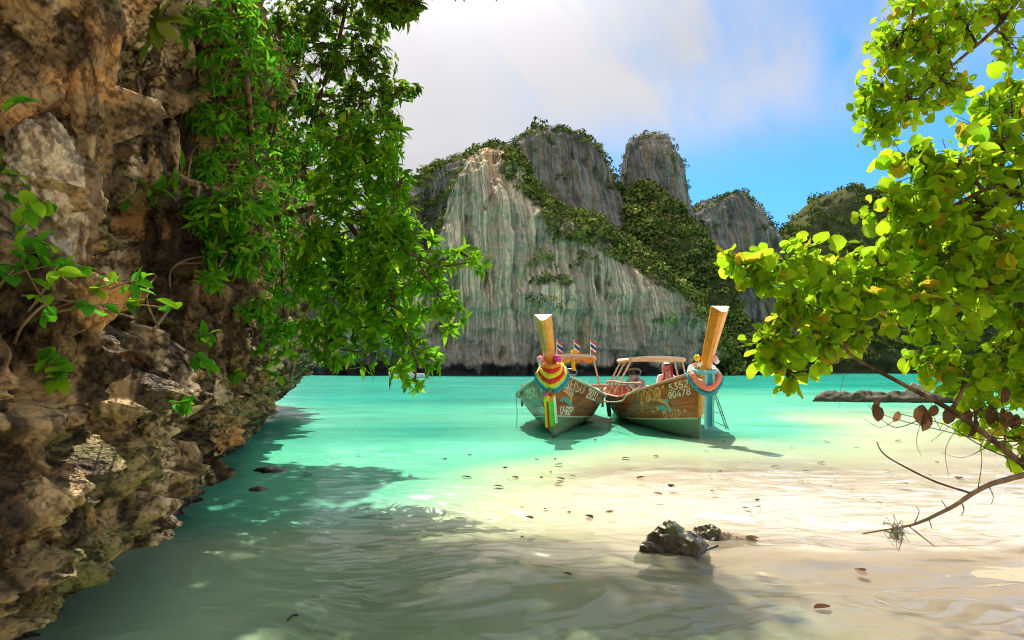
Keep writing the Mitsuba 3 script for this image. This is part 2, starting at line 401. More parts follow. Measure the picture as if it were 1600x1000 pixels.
# ---------------------------------------------------------------- the woods on the hills
def bush_variant(seed, n=44):
    g = np.random.default_rng(seed)
    d = g.normal(size=(n, 3)); d[:, 2] = np.abs(d[:, 2]) * 0.9 - 0.25
    d /= np.linalg.norm(d, axis=1, keepdims=True)
    r = 0.62 + 0.38 * npfbm(d * 2.2 + seed, 3, seed)[:, None] + g.uniform(-0.12, 0.12, (n, 1))
    c = d * r * [1, 1, 0.85]
    vs, fs = [], []
    for i in range(n):
        nrm = d[i] + g.normal(size=3) * 0.55 + [0, 0, 0.35]
        R = rot_to(nrm, g.uniform(0, 6.3))
        s = g.uniform(0.12, 0.23)
        k = 4
        a = np.arange(k) * 2 * np.pi / k + g.uniform(0, 1)
        ring = np.stack([np.cos(a) * s * g.uniform(0.7, 1.2, k), np.sin(a) * s * g.uniform(0.7, 1.2, k), g.uniform(-0.05, 0.05, k)], 1)
        o = len(vs) * k
        vs.append(ring @ R.T + c[i])
        fs.append(np.array([[o, o + 1, o + 2], [o, o + 2, o + 3]]))
    return np.vstack(vs), np.vstack(fs)


BUSH = [bush_variant(200 + i) for i in range(6)]


def forest(pts, sizes, name, g, tone=1.0):
    vs, fs, cs, o = [], [], [], 0
    for p, s in zip(pts, sizes):
        v, f = BUSH[g.integers(6)]
        a = g.uniform(0, 6.3)
        c, q = math.cos(a), math.sin(a)
        w = (v * [s, s, s * g.uniform(0.8, 1.25)]) @ np.array([[c, q, 0], [-q, c, 0], [0, 0, 1]]) + p
        k = g.uniform(0, 1) ** 1.5
        base = np.array([0.05, 0.09, 0.024]) * (1 - k) + np.array([0.26, 0.31, 0.075]) * k
        if g.uniform() < 0.05:
            base = np.array([0.20, 0.17, 0.07])
        vs.append(w); fs.append(f + o); o += len(v)
        cs.append(np.repeat(base[None] * tone, len(v), 0) * g.uniform(0.75, 1.25, (len(v), 1)))
    return put(name, tm(np.vstack(vs), np.vstack(fs)), 'm_forest', kind='stuff', color=np.vstack(cs))


scene['m_forest'] = {'type': 'twosided', 'bsdf': {'type': 'diffuse', 'reflectance': {'type': 'mesh_attribute', 'name': 'vertex_color'}}}


def sow(key, prob, n, smin, smax, seed, tone=1.0):
    v, tt, XX = HILLS[key]
    g = np.random.default_rng(seed)
    a = np.linalg.norm(np.cross(v[1:, :-1] - v[:-1, :-1], v[:-1, 1:] - v[:-1, :-1]), axis=-1)
    c = (v[1:, :-1] + v[:-1, 1:]) / 2
    nz = np.abs(np.cross(v[1:, :-1] - v[:-1, :-1], v[:-1, 1:] - v[:-1, :-1])[..., 2]) / (a + 1e-9)
    t = (tt[1:, :-1] + tt[:-1, 1:]) / 2
    w = a * prob(c[..., 0], c[..., 2], t, nz, c) * (t < 1.35)
    w = w.ravel() / w.sum()
    i = g.choice(len(w), n, p=w)
    p = c.reshape(-1, 3)[i] + g.normal(size=(n, 3)) * 0.4
    s = smin + (smax - smin) * g.beta(1.5, 2.5, n)
    forest(p + [0, -0.2, 0], s, 'hill_forest', g, tone)


_b = np.array([at(px, py, 205) for px, py in ((690, 250), (760, 240), (835, 305), (850, 352), (880, 380), (905, 372), (940, 392), (985, 405), (1040, 448), (1085, 478), (1108, 530), (1150, 590), (1200, 600))])
n3 = lambda c, f, s: npfbm(c * f, 3, s)
sow('front', lambda X, Z, t, nz, c: (sm(-1.5, 1.0, Z - np.interp(X, _b[:, 0], _b[:, 2]) + 7 * (n3(c, 0.12, 4) - 0.5)) * sm(-26, -20, X + 0 * Z) * (X > -2) + 0.35 * sm(0.955, 0.985, t) * (X > -22) + 0.6 * sm(0.60, 0.7, n3(c, 0.09, 7)) * (X > 6) * (Z > 15)
                                   + 1.2 * (X < -21) * sm(0.5, 0.62, n3(c, 0.10, 12)) * (Z > 12) + 0.015 * sm(0.62, 0.7, n3(c, 0.2, 8)) * (Z > 6)), 2000, 1.1, 4.0, 1)
sow('back', lambda X, Z, t, nz, c: (0.9 * sm(0.86, 0.97, t) + 1.2 * (X < -8) * sm(0.42, 0.54, n3(c, 0.07, 5)) + 0.5 * sm(0.55, 0.65, n3(c, 0.1, 6)) * sm(0.25, 0.5, nz) + 0.05), 1500, 1.1, 4.2, 2)
sow('spire', lambda X, Z, t, nz, c: (1.0 * sm(0.9, 0.98, t) + 0.5 * sm(0.56, 0.64, n3(c, 0.12, 5)) + 0.8 * (X < 46) * sm(0.5, 0.6, n3(c, 0.1, 15))), 380, 0.8, 2.4, 3)
sow('slope', lambda X, Z, t, nz, c: 0.25 + sm(0.4, 0.6, n3(c, 0.1, 5)), 1700, 1.4, 5.0, 4)
sow('east', lambda X, Z, t, nz, c: (1.0 * sm(0.92, 0.98, t) + 0.8 * sm(0.53, 0.62, n3(c, 0.07, 5)) * (Z < 45) + 0.06), 700, 1.2, 3.4, 5)
sow('far', lambda X, Z, t, nz, c: 0.12 + sm(0.38, 0.52, n3(c, 0.05, 5)) * sm(4, 14, Z), 2500, 1.8, 5.8, 6)

# ---------------------------------------------------------------- the overhanging rock wall on the left
PLAN = curve([(-3.6, -3.5), (-3.15, 0.5), (-2.95, 2.8), (-2.98, 4.2), (-3.12, 5.4), (-3.3, 6.7), (-3.85, 8.8), (-4.7, 11.2), (-6.0, 15), (-7.7, 20), (-9.3, 25.5), (-10.4, 28.5), (-14, 32), (-24, 36)], 500)
_seg = np.r_[0, np.cumsum(np.linalg.norm(np.diff(PLAN, axis=0), axis=1))]


def plan_at(s):
    return np.stack([np.interp(s, _seg, PLAN[:, 0]), np.interp(s, _seg, PLAN[:, 1])], -1)


def plan_normal(s):
    d = plan_at(s + 0.6) - plan_at(s - 0.6)
    d = d / np.linalg.norm(d, axis=-1, keepdims=True)
    return np.stack([d[..., 1], -d[..., 0]], -1)


def s_of_y(y):
    return np.interp(y, PLAN[:, 1], _seg)


def cavity(D, s, z, cs, cz, rs, rz, depth):
    r = ((s - cs) / rs) ** 2 + ((z - cz) / rz) ** 2
    return depth * np.exp(-r ** 1.5)


def cliff_surface(s, z):
    """Points of the wall: s along the shore, z height before the rock's own relief."""
    b = plan_at(s)
    n = plan_normal(s)
    y = b[..., 1]
    far = sm(8, 24, y)
    over = -0.42 * sm(0.55, 0.12, z) + 0.30 * sm(0.3, 1.0, z) + (0.25 + 1.7 * far) * sm(0.5, 2.2, z) + 0.30 * sm(3.2, 5.5, z) - 2.2 * sm(6.5, 13, z) * (0.2 + far) - 0.75 * sm(1.5, 3.4, z) * sm(7, 11, y) - 0.55 * sm(2.5, 4.5, z) * sm(12, 5, y) - 0.3
    over = over + 0.35 * sm(2.0, 0.8, np.abs(z - 0.9)) * sm(6.5, 4, y) - 0.35 * sm(1.2, 3.0, z) * sm(7, 5, y) * sm(3.2, 2.6, z)
    p = np.stack([b[..., 0], y, z], -1)
    w = np.stack([npfbm(p * 0.8, 3, 101), npfbm(p * 0.8, 3, 102), npfbm(p * 0.8, 3, 103)], -1) - 0.5
    q = p + 0.7 * w
    hi = sm(0.9, 1.8, z)
    rough = lambda k, o, sd: sum(0.62 ** i * (npnoise(q * k * 2.07 ** i + 5.3 * i, sd + i) - 0.5) for i in range(o))
    bil = lambda k, sd: np.abs(2 * npfbm(q * k, 2, sd) - 1) * 2
    d = (npfbm(q * [0.55, 0.55, 0.4], 3, 104) - 0.5) * 1.3
    d = d + (0.75 * bil([1.5, 1.5, 0.36], 105) + 0.34 * bil([3.6, 3.6, 0.75], 106) + 0.14 * bil([8.5, 8.5, 2.0], 107)) * hi * (0.55 + 0.7 * npfbm(p * 0.5, 2, 3))
    d = d + (0.34 * ridged(q * [0.5, 0.5, 2.6], 3, 117) + 0.16 * ridged(q * [1.1, 1.1, 6.0], 3, 108)) * (1 - 0.85 * hi) + 0.10 * bil([4, 4, 7.0], 118) * (1 - hi)
    pits = np.clip(npfbm(q * [1.3, 1.3, 0.9], 3, 109) - 0.56, 0, 1) * 7.0 + np.clip(npfbm(q * [3.2, 3.2, 2.2], 3, 110) - 0.56, 0, 1) * 2.8
    d = d - pits + 0.10
    d = d + rough(np.array([2.6, 2.6, 2.0]), 4, 130) * 0.24 + rough(np.array([11.0, 11.0, 9.0]), 3, 140) * 0.12
    barn = sm(0.45, 0.15, z) * (npfbm(q * 11, 2, 113) - 0.45) * 0.16
    d = d + barn
    d = d - 0.62 * hi * (1 - 0.3 * sm(6, 4.5, y)) - 0.10
    s0 = s_of_y(5.25)
    d = d - cavity(0, s, z, s0, 2.85, 0.42, 0.46, 1.3) - cavity(0, s, z, s0 - 0.35, 3.35, 0.5, 0.32, 0.9) - cavity(0, s, z, s_of_y(4.2), 3.95, 0.7, 0.22, 1.0) - cavity(0, s, z, s_of_y(6.3), 3.8, 0.5, 0.5, 0.5)
    x = b[..., 0] + n[..., 0] * (over + d)
    yy = b[..., 1] + n[..., 1] * (over + d)
    zz = z + (npfbm(q * [1.4, 1.4, 1.4], 4, 114) - 0.5) * 0.75 * sm(0.2, 0.9, z) + (npfbm(q * 6, 3, 115) - 0.5) * 0.13
    return np.stack([x, yy, zz], -1)


_sn = np.concatenate([np.linspace(0, s_of_y(2.6), 50)[:-1], np.linspace(s_of_y(2.6), s_of_y(9), 400)[:-1], np.linspace(s_of_y(9), s_of_y(28.5), 210)[:-1], np.linspace(s_of_y(28.5), _seg[-1], 30)])
_zn = np.concatenate([np.linspace(-0.7, 0.0, 10)[:-1], np.linspace(0, 5.2, 360)[:-1], np.linspace(5.2, 11.5, 90)])
_z, _s = np.meshgrid(_zn, _sn, indexing='ij')
_top = 11.5 - 4.2 * sm(11, 24, plan_at(_s)[..., 1]) + 1.5 * (npfbm(np.stack([_s * 0.4, 0 * _s, 0 * _s], -1), 3, 9) - 0.5)
_zc = np.where(_z > 5.2, 5.2 + (_z - 5.2) / 6.3 * (_top - 5.2), _z)
WALL = cliff_surface(_s, _zc)
_back = WALL[-1] + np.stack([-6.0 + 0 * _sn, 2 + 0 * _sn, 0.6 + 0 * _sn], -1)          # the top runs back from the edge
_back2 = _back + [-14, 6, 1.5]
_back3 = _back2 * [1, 1, 0] + [-4, 0, -1]
cliff_pts = np.concatenate([WALL, _back[None], _back2[None], _back3[None]], 0)
cliff_mesh = tm(cliff_pts.reshape(-1, 3), grid_faces(len(cliff_pts), len(_sn))[:, ::-1])


def cliff_color(p, n, uv):
    w = fbm(p.x * 0.9, p.y * 0.9, p.z * 0.9, 3)
    a = p.x + p.y + 0.9 * w
    v1 = fbm(a * 2.2, p.z * 0.5, p.y * 0.4, 4)
    v2 = fbm(a * 6.0 + 9, p.z * 1.1, p.x, 4)
    blot = fbm(p.x * 2.6, p.y * 2.6, p.z * 2.0 + 4, 5)
    fine = 0.6 * fbm(p.x * 13, p.y * 13, p.z * 10, 5) + 0.4 * fbm(p.x * 47 + 3 * blot, p.y * 47, p.z * 33, 3)
    c = mix((0.075, 0.05, 0.022), (0.34, 0.235, 0.10), smoothstep(0.38, 0.60, blot))
    c = mix(c, (0.62, 0.49, 0.28), smoothstep(0.53, 0.68, v1) * smoothstep(0.35, 0.6, fine))
    c = mix(c, (0.52, 0.26, 0.06), smoothstep(0.56, 0.70, fbm(p.x * 1.5 + 5, p.y * 1.5, p.z * 2.1, 4)) * 0.7)
    c = mix(c, (0.035, 0.024, 0.013), smoothstep(0.50, 0.62, v2) * 0.85)
    c = mix(c, (0.19, 0.19, 0.05), smoothstep(0.55, 0.66, fbm(p.x * 1.1 + 31, p.y * 1.1, p.z * 1.6, 3)) * 0.6)
    c = c * mix((0.38, 0.36, 0.34), (1.65, 1.6, 1.55), smoothstep(0.36, 0.58, fine))
    c = mix(c, mi.Color3f(mi.luminance(c)) * mi.Color3f(1.06, 1.0, 0.82), 0.16)
    tide = smoothstep(0.50, 0.24, p.z + 0.35 * (blot - 0.5))
    bar = fbm(p.x * 22, p.y * 22, p.z * 22, 3)
    return mix(c, mix((0.035, 0.026, 0.024), (0.36, 0.28, 0.27), smoothstep(0.50, 0.70, bar)), tide * 0.92)


def cliff_bump(p, n, uv):
    return fbm(p.x * 13, p.y * 13, p.z * 10, 5) + 0.5 * fbm(p.x * 40, p.y * 40, p.z * 32, 3)


scene['m_cliff'] = {'type': 'twosided', 'bsdf': {'type': 'bumpmap', 'bump': proc(cliff_bump, 2e-3), 'scale': 0.075,
                    'b': {'type': 'principled', 'base_color': proc(cliff_color), 'roughness': 0.75, 'specular': 0.25}}}
def flow_color(p, n, uv):
    fine = 0.5 * fbm(p.x * 13, p.y * 13, p.z * 9, 5) + 0.5 * fbm(p.x * 40, p.y * 40, p.z * 26, 3)
    c = mix((0.60, 0.50, 0.33), (0.36, 0.33, 0.25), smoothstep(0.38, 0.58, fbm(p.x * 4, p.y * 4, p.z * 2.4, 4)))
    c = mix(c, (0.15, 0.10, 0.05), smoothstep(0.48, 0.60, fbm((p.x + p.y) * 10, p.z * 2.0, 2.0, 5)) * 0.85)
    return c * mix((0.5, 0.48, 0.45), (1.25, 1.22, 1.18), smoothstep(0.38, 0.58, fine))


scene['m_flowstone'] = {'type': 'twosided', 'bsdf': {'type': 'bumpmap', 'bump': proc(cliff_bump, 2e-3), 'scale': 0.06, 'b': {'type': 'diffuse', 'reflectance': proc(flow_color)}}}
put('cliff', cliff_mesh, 'm_cliff', smooth=28, kind='structure')


def wall_point(y, z):
    return cliff_surface(np.array([s_of_y(y)]), np.array([float(z)]))[0]


def lump(center, radii, seed, amp=0.22, tip=0.0, sub=5, stretch=(1, 1, 0.45)):
    """A boulder-like or hanging body of rock; tip > 0 draws its lower end out to a point."""
    m = trimesh.creation.icosphere(subdivisions=sub)
    v = np.array(m.vertices)
    r = np.array(radii)
    w = v.copy()
    if tip:
        k = 1 - tip * sm(0.7, -1, v[:, 2])
        w[:, :2] *= k[:, None]
    q = w * r
    st = np.array(stretch)
    fl = np.abs(2 * npfbm(q * st * [7, 7, 3.5] + seed, 2, seed) - 1) * 1.2
    n1 = (fl + 0.7 * ridged(q * st * 3.2 + seed, 3, seed + 4) - 0.5) * amp + (npfbm(q * 6 + seed, 4, seed + 1) - 0.5) * amp * 1.6 + (npfbm(q * 24 + seed, 3, seed + 2) - 0.5) * amp * 0.9
    q = q + v * n1[:, None] * r.min() * [1, 1, 0.6]
    return tm(q + center, m.faces)


def screen(p):
    """Where a point falls in the photograph, and its distance (only to pick which leaves are told apart)."""
    p = np.asarray(p, float) - [0, 0, EYE]
    c, s = math.cos(_p), math.sin(_p)
    dep = p[..., 1] * c + p[..., 2] * s
    up = -p[..., 1] * s + p[..., 2] * c
    return 800 + FPX * p[..., 0] / np.maximum(dep, 1e-3), 500 - FPX * up / np.maximum(dep, 1e-3), dep


_wx, _wy, _wd = (a.ravel() for a in screen(WALL))
_wp = WALL.reshape(-1, 3)


def on_rock(px, py, D=6.0):
    """The nearest point of the wall that the photograph shows about px, py."""
    k = np.nonzero((np.abs(_wx - px) < 9) & (np.abs(_wy - py) < 9) & (_wd > 1.5))[0]
    if not len(k):
        return at(px, py, D)
    return _wp[k[np.argmin(_wd[k])]]


c = on_rock(66, 300, 4.5)
put('flowstone', lump(c + [-0.11, 0.14, 0.0], (0.16, 0.24, 0.44), 3, 0.55, sub=6, stretch=(1.3, 1.3, 0.22)), 'm_flowstone', 'cliff', smooth=35, label='pale smooth bulge of flowstone under the dark overhang')
for px, py, r, h, sd in ((150, 120, 0.10, 0.48, 5), (196, 50, 0.08, 0.4, 6), (285, 110, 0.11, 0.42, 7), (75, 20, 0.15, 0.30, 8), (262, 270, 0.09, 0.55, 9), (110, 60, 0.07, 0.36, 12)):
    c = on_rock(px, py) + [-0.06, 0.05, 0]
    put('stalactite', cat([lump(c, (r, r * 1.15, h), sd, 0.75, 0.6, 4, (1, 1, 0.3)), lump(c + [r * 0.7, r * 0.5, h * 0.35], (r * 0.75, r * 0.8, h * 0.7), sd + 40, 0.75, 0.6, 4, (1, 1, 0.3)), lump(c + [-r * 0.6, -r * 0.6, h * 0.45], (r * 0.7, r * 0.7, h * 0.62), sd + 60, 0.75, 0.6, 4, (1, 1, 0.3))]), 'm_cliff', 'cliff', smooth=35)

# ---------------------------------------------------------------- foliage near the camera
def lance_leaf(w=0.3, droop=0.12):
    ys = [0.0, 0.10, 0.38, 0.70, 1.0]
    hw = [0.0, 0.30 * w, 0.5 * w, 0.36 * w, 0.0]
    v, f = [], []
    z = lambda y: -droop * y * y
    v.append((0, 0, 0))
    for y, h in zip(ys[1:4], hw[1:4]):
        v += [(-h, y, z(y) + 0.25 * h), (0, y, z(y)), (h, y, z(y) + 0.25 * h)]
    v.append((0, 1, z(1) - 0.03))
    f += [(0, 2, 1), (0, 3, 2)]
    for k in (1, 4):
        f += [(k, k + 1, k + 4), (k, k + 4, k + 3), (k + 1, k + 2, k + 5), (k + 1, k + 5, k + 4)]
    f += [(7, 8, 10), (8, 9, 10)]
    return np.array(v, float), np.array(f)


def oval_leaf(w=0.5):
    ys = [0.0, 0.08, 0.3, 0.6, 0.85, 1.0]
    hw = [0.0, 0.18, 0.46, 0.5, 0.33, 0.0]
    v, f = [(0, 0, 0)], []
    for y, h in zip(ys[1:5], hw[1:5]):
        h = h * w
        v += [(-h, y, 0.3 * h - 0.2 * y * y), (0, y, -0.2 * y * y), (h, y, 0.3 * h - 0.2 * y * y)]
    v.append((0, 1, -0.24))
    f += [(0, 2, 1), (0, 3, 2)]
    for k in (1, 4, 7):
        f += [(k, k + 1, k + 4), (k, k + 4, k + 3), (k + 1, k + 2, k + 5), (k + 1, k + 5, k + 4)]
    f += [(10, 11, 13), (11, 12, 13)]
    return np.array(v, float), np.array(f)


def heart_leaf(seed=0):
    g = np.random.default_rng(seed)
    a = np.radians([-90, -72, -45, -10, 25, 55, 78, 90, 102, 125, 155, 190, 225, 252])
    r = np.array([0.34, 0.50, 0.545, 0.53, 0.51, 0.50, 0.53, 0.59, 0.53, 0.50, 0.51, 0.53, 0.545, 0.50])
    x, y = r * np.cos(a), 0.42 + r * np.sin(a)
    z = 0.20 * np.abs(x) - 0.22 * (y - 0.3) ** 2 + 0.05 * np.sin(3 * a + g.uniform(0, 6)) + g.uniform(-0.02, 0.02, len(a))
    v = np.vstack([np.stack([x, y, z], 1), [[0, 0.42, -0.03]], [[0, 0.72, -0.06]]])
    n = len(a)
    f = []
    for i in range(n):
        j = (i + 1) % n
        if i in (5, 6, 7, 8):
            f.append((n + 1, i, j))
        else:
            f.append((n, i, j))
    f += [(n, 5, n + 1), (n, n + 1, 9)]
    return v, np.array(f)


LEAF = {'lance': [lance_leaf(0.30, 0.14), lance_leaf(0.36, 0.05), lance_leaf(0.26, 0.25)], 'oval': [oval_leaf(0.55), oval_leaf(0.68)], 'heart': [heart_leaf(1), heart_leaf(2), heart_leaf(3)], 'small': [oval_leaf(0.6)]}
PALETTE = {
    'bright': [(0.09, 0.32, 0.014), (0.15, 0.42, 0.016), (0.06, 0.25, 0.014), (0.26, 0.50, 0.02), (0.09, 0.36, 0.03), (0.20, 0.46, 0.02)],
    'olive': [(0.13, 0.34, 0.014), (0.19, 0.43, 0.016), (0.09, 0.25, 0.014), (0.30, 0.50, 0.02), (0.12, 0.37, 0.02), (0.17, 0.40, 0.014)],
    'dark': [(0.09, 0.20, 0.02), (0.15, 0.26, 0.02), (0.06, 0.14, 0.016), (0.22, 0.27, 0.03), (0.10, 0.20, 0.03)],
    'lime': [(0.26, 0.52, 0.016), (0.36, 0.62, 0.018), (0.19, 0.42, 0.016), (0.48, 0.66, 0.03), (0.28, 0.46, 0.03), (0.36, 0.58, 0.014), (0.30, 0.50, 0.02), (0.40, 0.60, 0.014), (0.34, 0.54, 0.014), (0.24, 0.46, 0.02), (0.38, 0.60, 0.02), (0.46, 0.62, 0.02), (0.28, 0.50, 0.02), (0.50, 0.40, 0.03)],
    'fern': [(0.17, 0.24, 0.02), (0.22, 0.28, 0.03), (0.12, 0.19, 0.02), (0.26, 0.27, 0.04), (0.15, 0.22, 0.02)],
    'dry': [(0.16, 0.085, 0.035), (0.20, 0.11, 0.05), (0.11, 0.06, 0.03), (0.24, 0.14, 0.06), (0.15, 0.09, 0.05)],
}
scene['m_leaf'] = {'type': 'principledthin', 'base_color': {'type': 'mesh_attribute', 'name': 'vertex_color'}, 'roughness': 0.42, 'spec_trans': 0.0, 'diff_trans': 1.1, 'eta': 1.4}
scene['m_leaf_thin'] = {'type': 'principledthin', 'base_color': {'type': 'mesh_attribute', 'name': 'vertex_color'}, 'roughness': 0.45, 'spec_trans': 0.0, 'diff_trans': 1.25, 'eta': 1.4}


def bark(p, n, uv):
    f = fbm(p.x * 22, p.y * 22, p.z * 7, 4)
    return mix((0.07, 0.045, 0.028), (0.24, 0.16, 0.10), smoothstep(0.3, 0.7, f))


scene['m_bark'] = {'type': 'twosided', 'bsdf': {'type': 'diffuse', 'reflectance': proc(bark)}}
scene['m_pale_bark'] = {'type': 'twosided', 'bsdf': {'type': 'diffuse', 'reflectance': proc(lambda p, n, uv: mix((0.14, 0.09, 0.05), (0.42, 0.30, 0.18), fbm(p.x * 30, p.y * 30, p.z * 12, 3)))}}


def leaves(key, R, P, S, kind, palette, seed, separate=0, bsdf='m_leaf'):
    """Puts N leaves (rotations R, places P, sizes S): the nearest in the frame as parts of their own, the rest as one part."""
    g = np.random.default_rng(seed)
    shapes, cols = LEAF[kind], PALETTE[palette]
    n = len(P)
    si, ci = g.integers(len(shapes), size=n), g.choice(len(cols), size=n)
    own = np.zeros(n, bool)
    if separate:
        x, y, dep = screen(P)
        score = np.where((x > -20) & (x < 1620) & (y > -20) & (y < 1020) & (dep > 0.3), S / dep, 0)
        order = np.argsort(-score)[:separate]
        own[order[score[order] > 0]] = True
    made = {}
    for i in np.nonzero(own)[0]:
        k = (si[i], ci[i])
        if k not in made:
            v, f = shapes[k[0]]
            ramp = np.clip(v[:, 1:2], 0, 1)
            made[k] = mikit.ply(tm(v, f), bsdf, True, color=np.array(cols[k[1]])[None] * (0.85 + 0.3 * ramp))
        put('leaf', made[k], bsdf, key, to=mat4(R[i] * S[i], P[i]))
    rest = np.nonzero(~own)[0]
    if len(rest):
        vs, fs, cs, o = [], [], [], 0
        for a in range(len(shapes)):
            idx = rest[si[rest] == a]
            if not len(idx):
                continue
            v, f = shapes[a]
            w = np.einsum('nij,kj->nki', R[idx] * S[idx, None, None], v) + P[idx, None]
            vs.append(w.reshape(-1, 3))
            fs.append((f[None] + (np.arange(len(idx)) * len(v))[:, None, None]).reshape(-1, 3) + o)
            o += len(idx) * len(v)
            cc = np.array(cols)[ci[idx]] * g.uniform(0.75, 1.25, (len(idx), 1))
            cs.append(np.repeat(cc, len(v), 0))
        put('foliage', tm(np.vstack(vs), np.vstack(fs)), bsdf, key, smooth=True, kind='stuff', color=np.vstack(cs))


def nearest(skel, p):
    return skel[np.argmin(np.linalg.norm(skel - p, axis=1))]


def basis(d, nrm):
    """Leaf frames: y along d, z near nrm. Arrays (n, 3)."""
    d = d / (np.linalg.norm(d, axis=1, keepdims=True) + 1e-9)
    x = np.cross(d, nrm)
    x /= np.linalg.norm(x, axis=1, keepdims=True) + 1e-9
    z = np.cross(x, d)
    return np.stack([x, d, z], -1)


def crown(key, skel, blobs, leaf, palette, size, per, seed, rosette=6, separate=0, bsdf='m_leaf', barkm='m_bark', twig=0.006, droop=0.35, parts=True, out=(0, 0, 0)):
    """Branches from the skeleton to every blob (x, y, z, r[, clusters]); twigs inside it; leaves at the twigs' ends."""
    g = np.random.default_rng(seed)
    skel = np.asarray(skel, float)
    Rs, Ps, Ss, twigs = [], [], [], []
    for b in blobs:
        c, r = np.array(b[:3]), b[3]
        n = int(b[4] if len(b) > 4 else per)
        a = nearest(skel, c)
        L = np.linalg.norm(c - a)
        mid = (a + c) / 2 + g.normal(size=3) * 0.10 * L + [0, 0, 0.10 * L]
        path = curve([a, mid, c + g.normal(size=3) * 0.1 * r], 10)
        br = tube(path, np.linspace(twig * (2.2 + 1.2 * min(L, 2)), twig * 1.3, 10), 5)
        mine = [br]
        for _ in range(n):
            d = g.normal(size=3); d /= np.linalg.norm(d)
            e = c + d * r * g.uniform(0.35, 1.0) ** 0.6 * [1, 1, 0.85]
            s = path[g.integers(4, 10)]
            m_ = (s + e) / 2 + g.normal(size=3) * 0.12 * r
            tw = curve([s, m_, e], 5)
            mine.append(tube(tw, np.linspace(twig * 0.9, twig * 0.35, 5), 3, caps=False))
            t = e - m_; t /= np.linalg.norm(t) + 1e-9
            if rosette:
                k = g.integers(rosette - 1, rosette + 3)
                ax = t + np.array([0, 0, 0.5]); ax /= np.linalg.norm(ax)
                F = rot_to(ax, g.uniform(0, 6))
                ph = np.arange(k) * 2 * np.pi / k + g.uniform(-0.25, 0.25, k)
                ld = (np.cos(ph)[:, None] * F[:, 0] + np.sin(ph)[:, None] * F[:, 1]) * g.uniform(0.8, 1.1, (k, 1)) + ax * 0.35 + np.array(out) - np.array([0, 0, droop]) * g.uniform(0.5, 1.5, (k, 1))
                nn = np.repeat(ax[None], k, 0) + g.normal(size=(k, 3)) * 0.2
                Rs.append(basis(ld, nn)); Ps.append(np.repeat(e[None], k, 0) + g.normal(size=(k, 3)) * 0.01); Ss.append(size * g.uniform(0.65, 1.2, k))
            else:
                for q in (0.55, 0.8, 1.0):
                    p = tw[min(4, int(q * 4))]
                    ld = t * 0.4 + g.normal(size=3) * 0.75 + np.array(out) - [0, 0, droop]
                    nn = np.array([-0.1, 0.75, 0.55]) + g.normal(size=3) * 0.5
                    ld = ld / np.linalg.norm(ld)
                    sz = size * g.uniform(0.5, 1.25)
                    mine.append(tube(np.array([p, p + ld * sz * 0.35]), twig * 0.25, 3, caps=False))
                    Rs.append(basis(ld[None], nn[None])); Ps.append((p + ld * sz * 0.35)[None]); Ss.append(np.array([sz]))
        twigs.append(cat(mine))
        skel = np.vstack([skel, path[3:]])
    for m in twigs if parts else [cat(twigs)]:
        put('branch', m, barkm, key, smooth=True)
    leaves(key, np.concatenate(Rs), np.concatenate(Ps), np.concatenate(Ss), leaf, palette, seed + 1, separate, bsdf)


def blobs_at(rows, D):
    """(px, py, r px[, clusters[, D]]) read off the photograph, as world spheres."""
    out = []
    for row in rows:
        d = row[4] if len(row) > 4 else D
        p = at(row[0], row[1], d)
        out.append((*p, row[2] * d / FPX, *([row[3]] if len(row) > 3 and row[3] else [])))
    return out

# ---------------------------------------------------------------- plants on the left rock
key = thing('hanging_shrub', 'dense bright green shrub hanging down the rock wall beside the bare brown rock', 'shrub')
def before_rock(px, py, gap=0.3, D=8.3):
    p = on_rock(px, py, D)
    return at(px, py, min(max(p[1] - gap, 5.6), 9.5))


sk = curve([wall_point(8.6, 6.4), before_rock(365, 5), before_rock(385, 120), before_rock(395, 260), before_rock(410, 400)], 30)
put('stem', tube(sk, np.linspace(0.05, 0.02, 30), 7), 'm_bark', key, smooth=True)
rows = [(322, 40, 40), (365, 20, 45), (345, 110, 45), (395, 95, 50), (328, 180, 34), (380, 180, 50), (430, 60, 50), (440, 150, 52), (425, 230, 52), (362, 255, 45), (322, 262, 26), (400, 310, 45), (455, 290, 45), (350, 330, 36), (318, 335, 24), (445, 370, 42), (395, 395, 42), (440, 450, 40), (352, 390, 30), (402, 480, 26), (470, 220, 45), (480, 430, 36), (440, 520, 26), (335, 430, 18, 10)]
bl = []
for row in rows:
    p = before_rock(row[0], row[1])
    bl.append((*p, row[2] * p[1] / FPX, *(row[3:] or (34,))))
crown(key, sk, bl, 'lance', 'bright', 0.125, 28, 11, 6, 300)

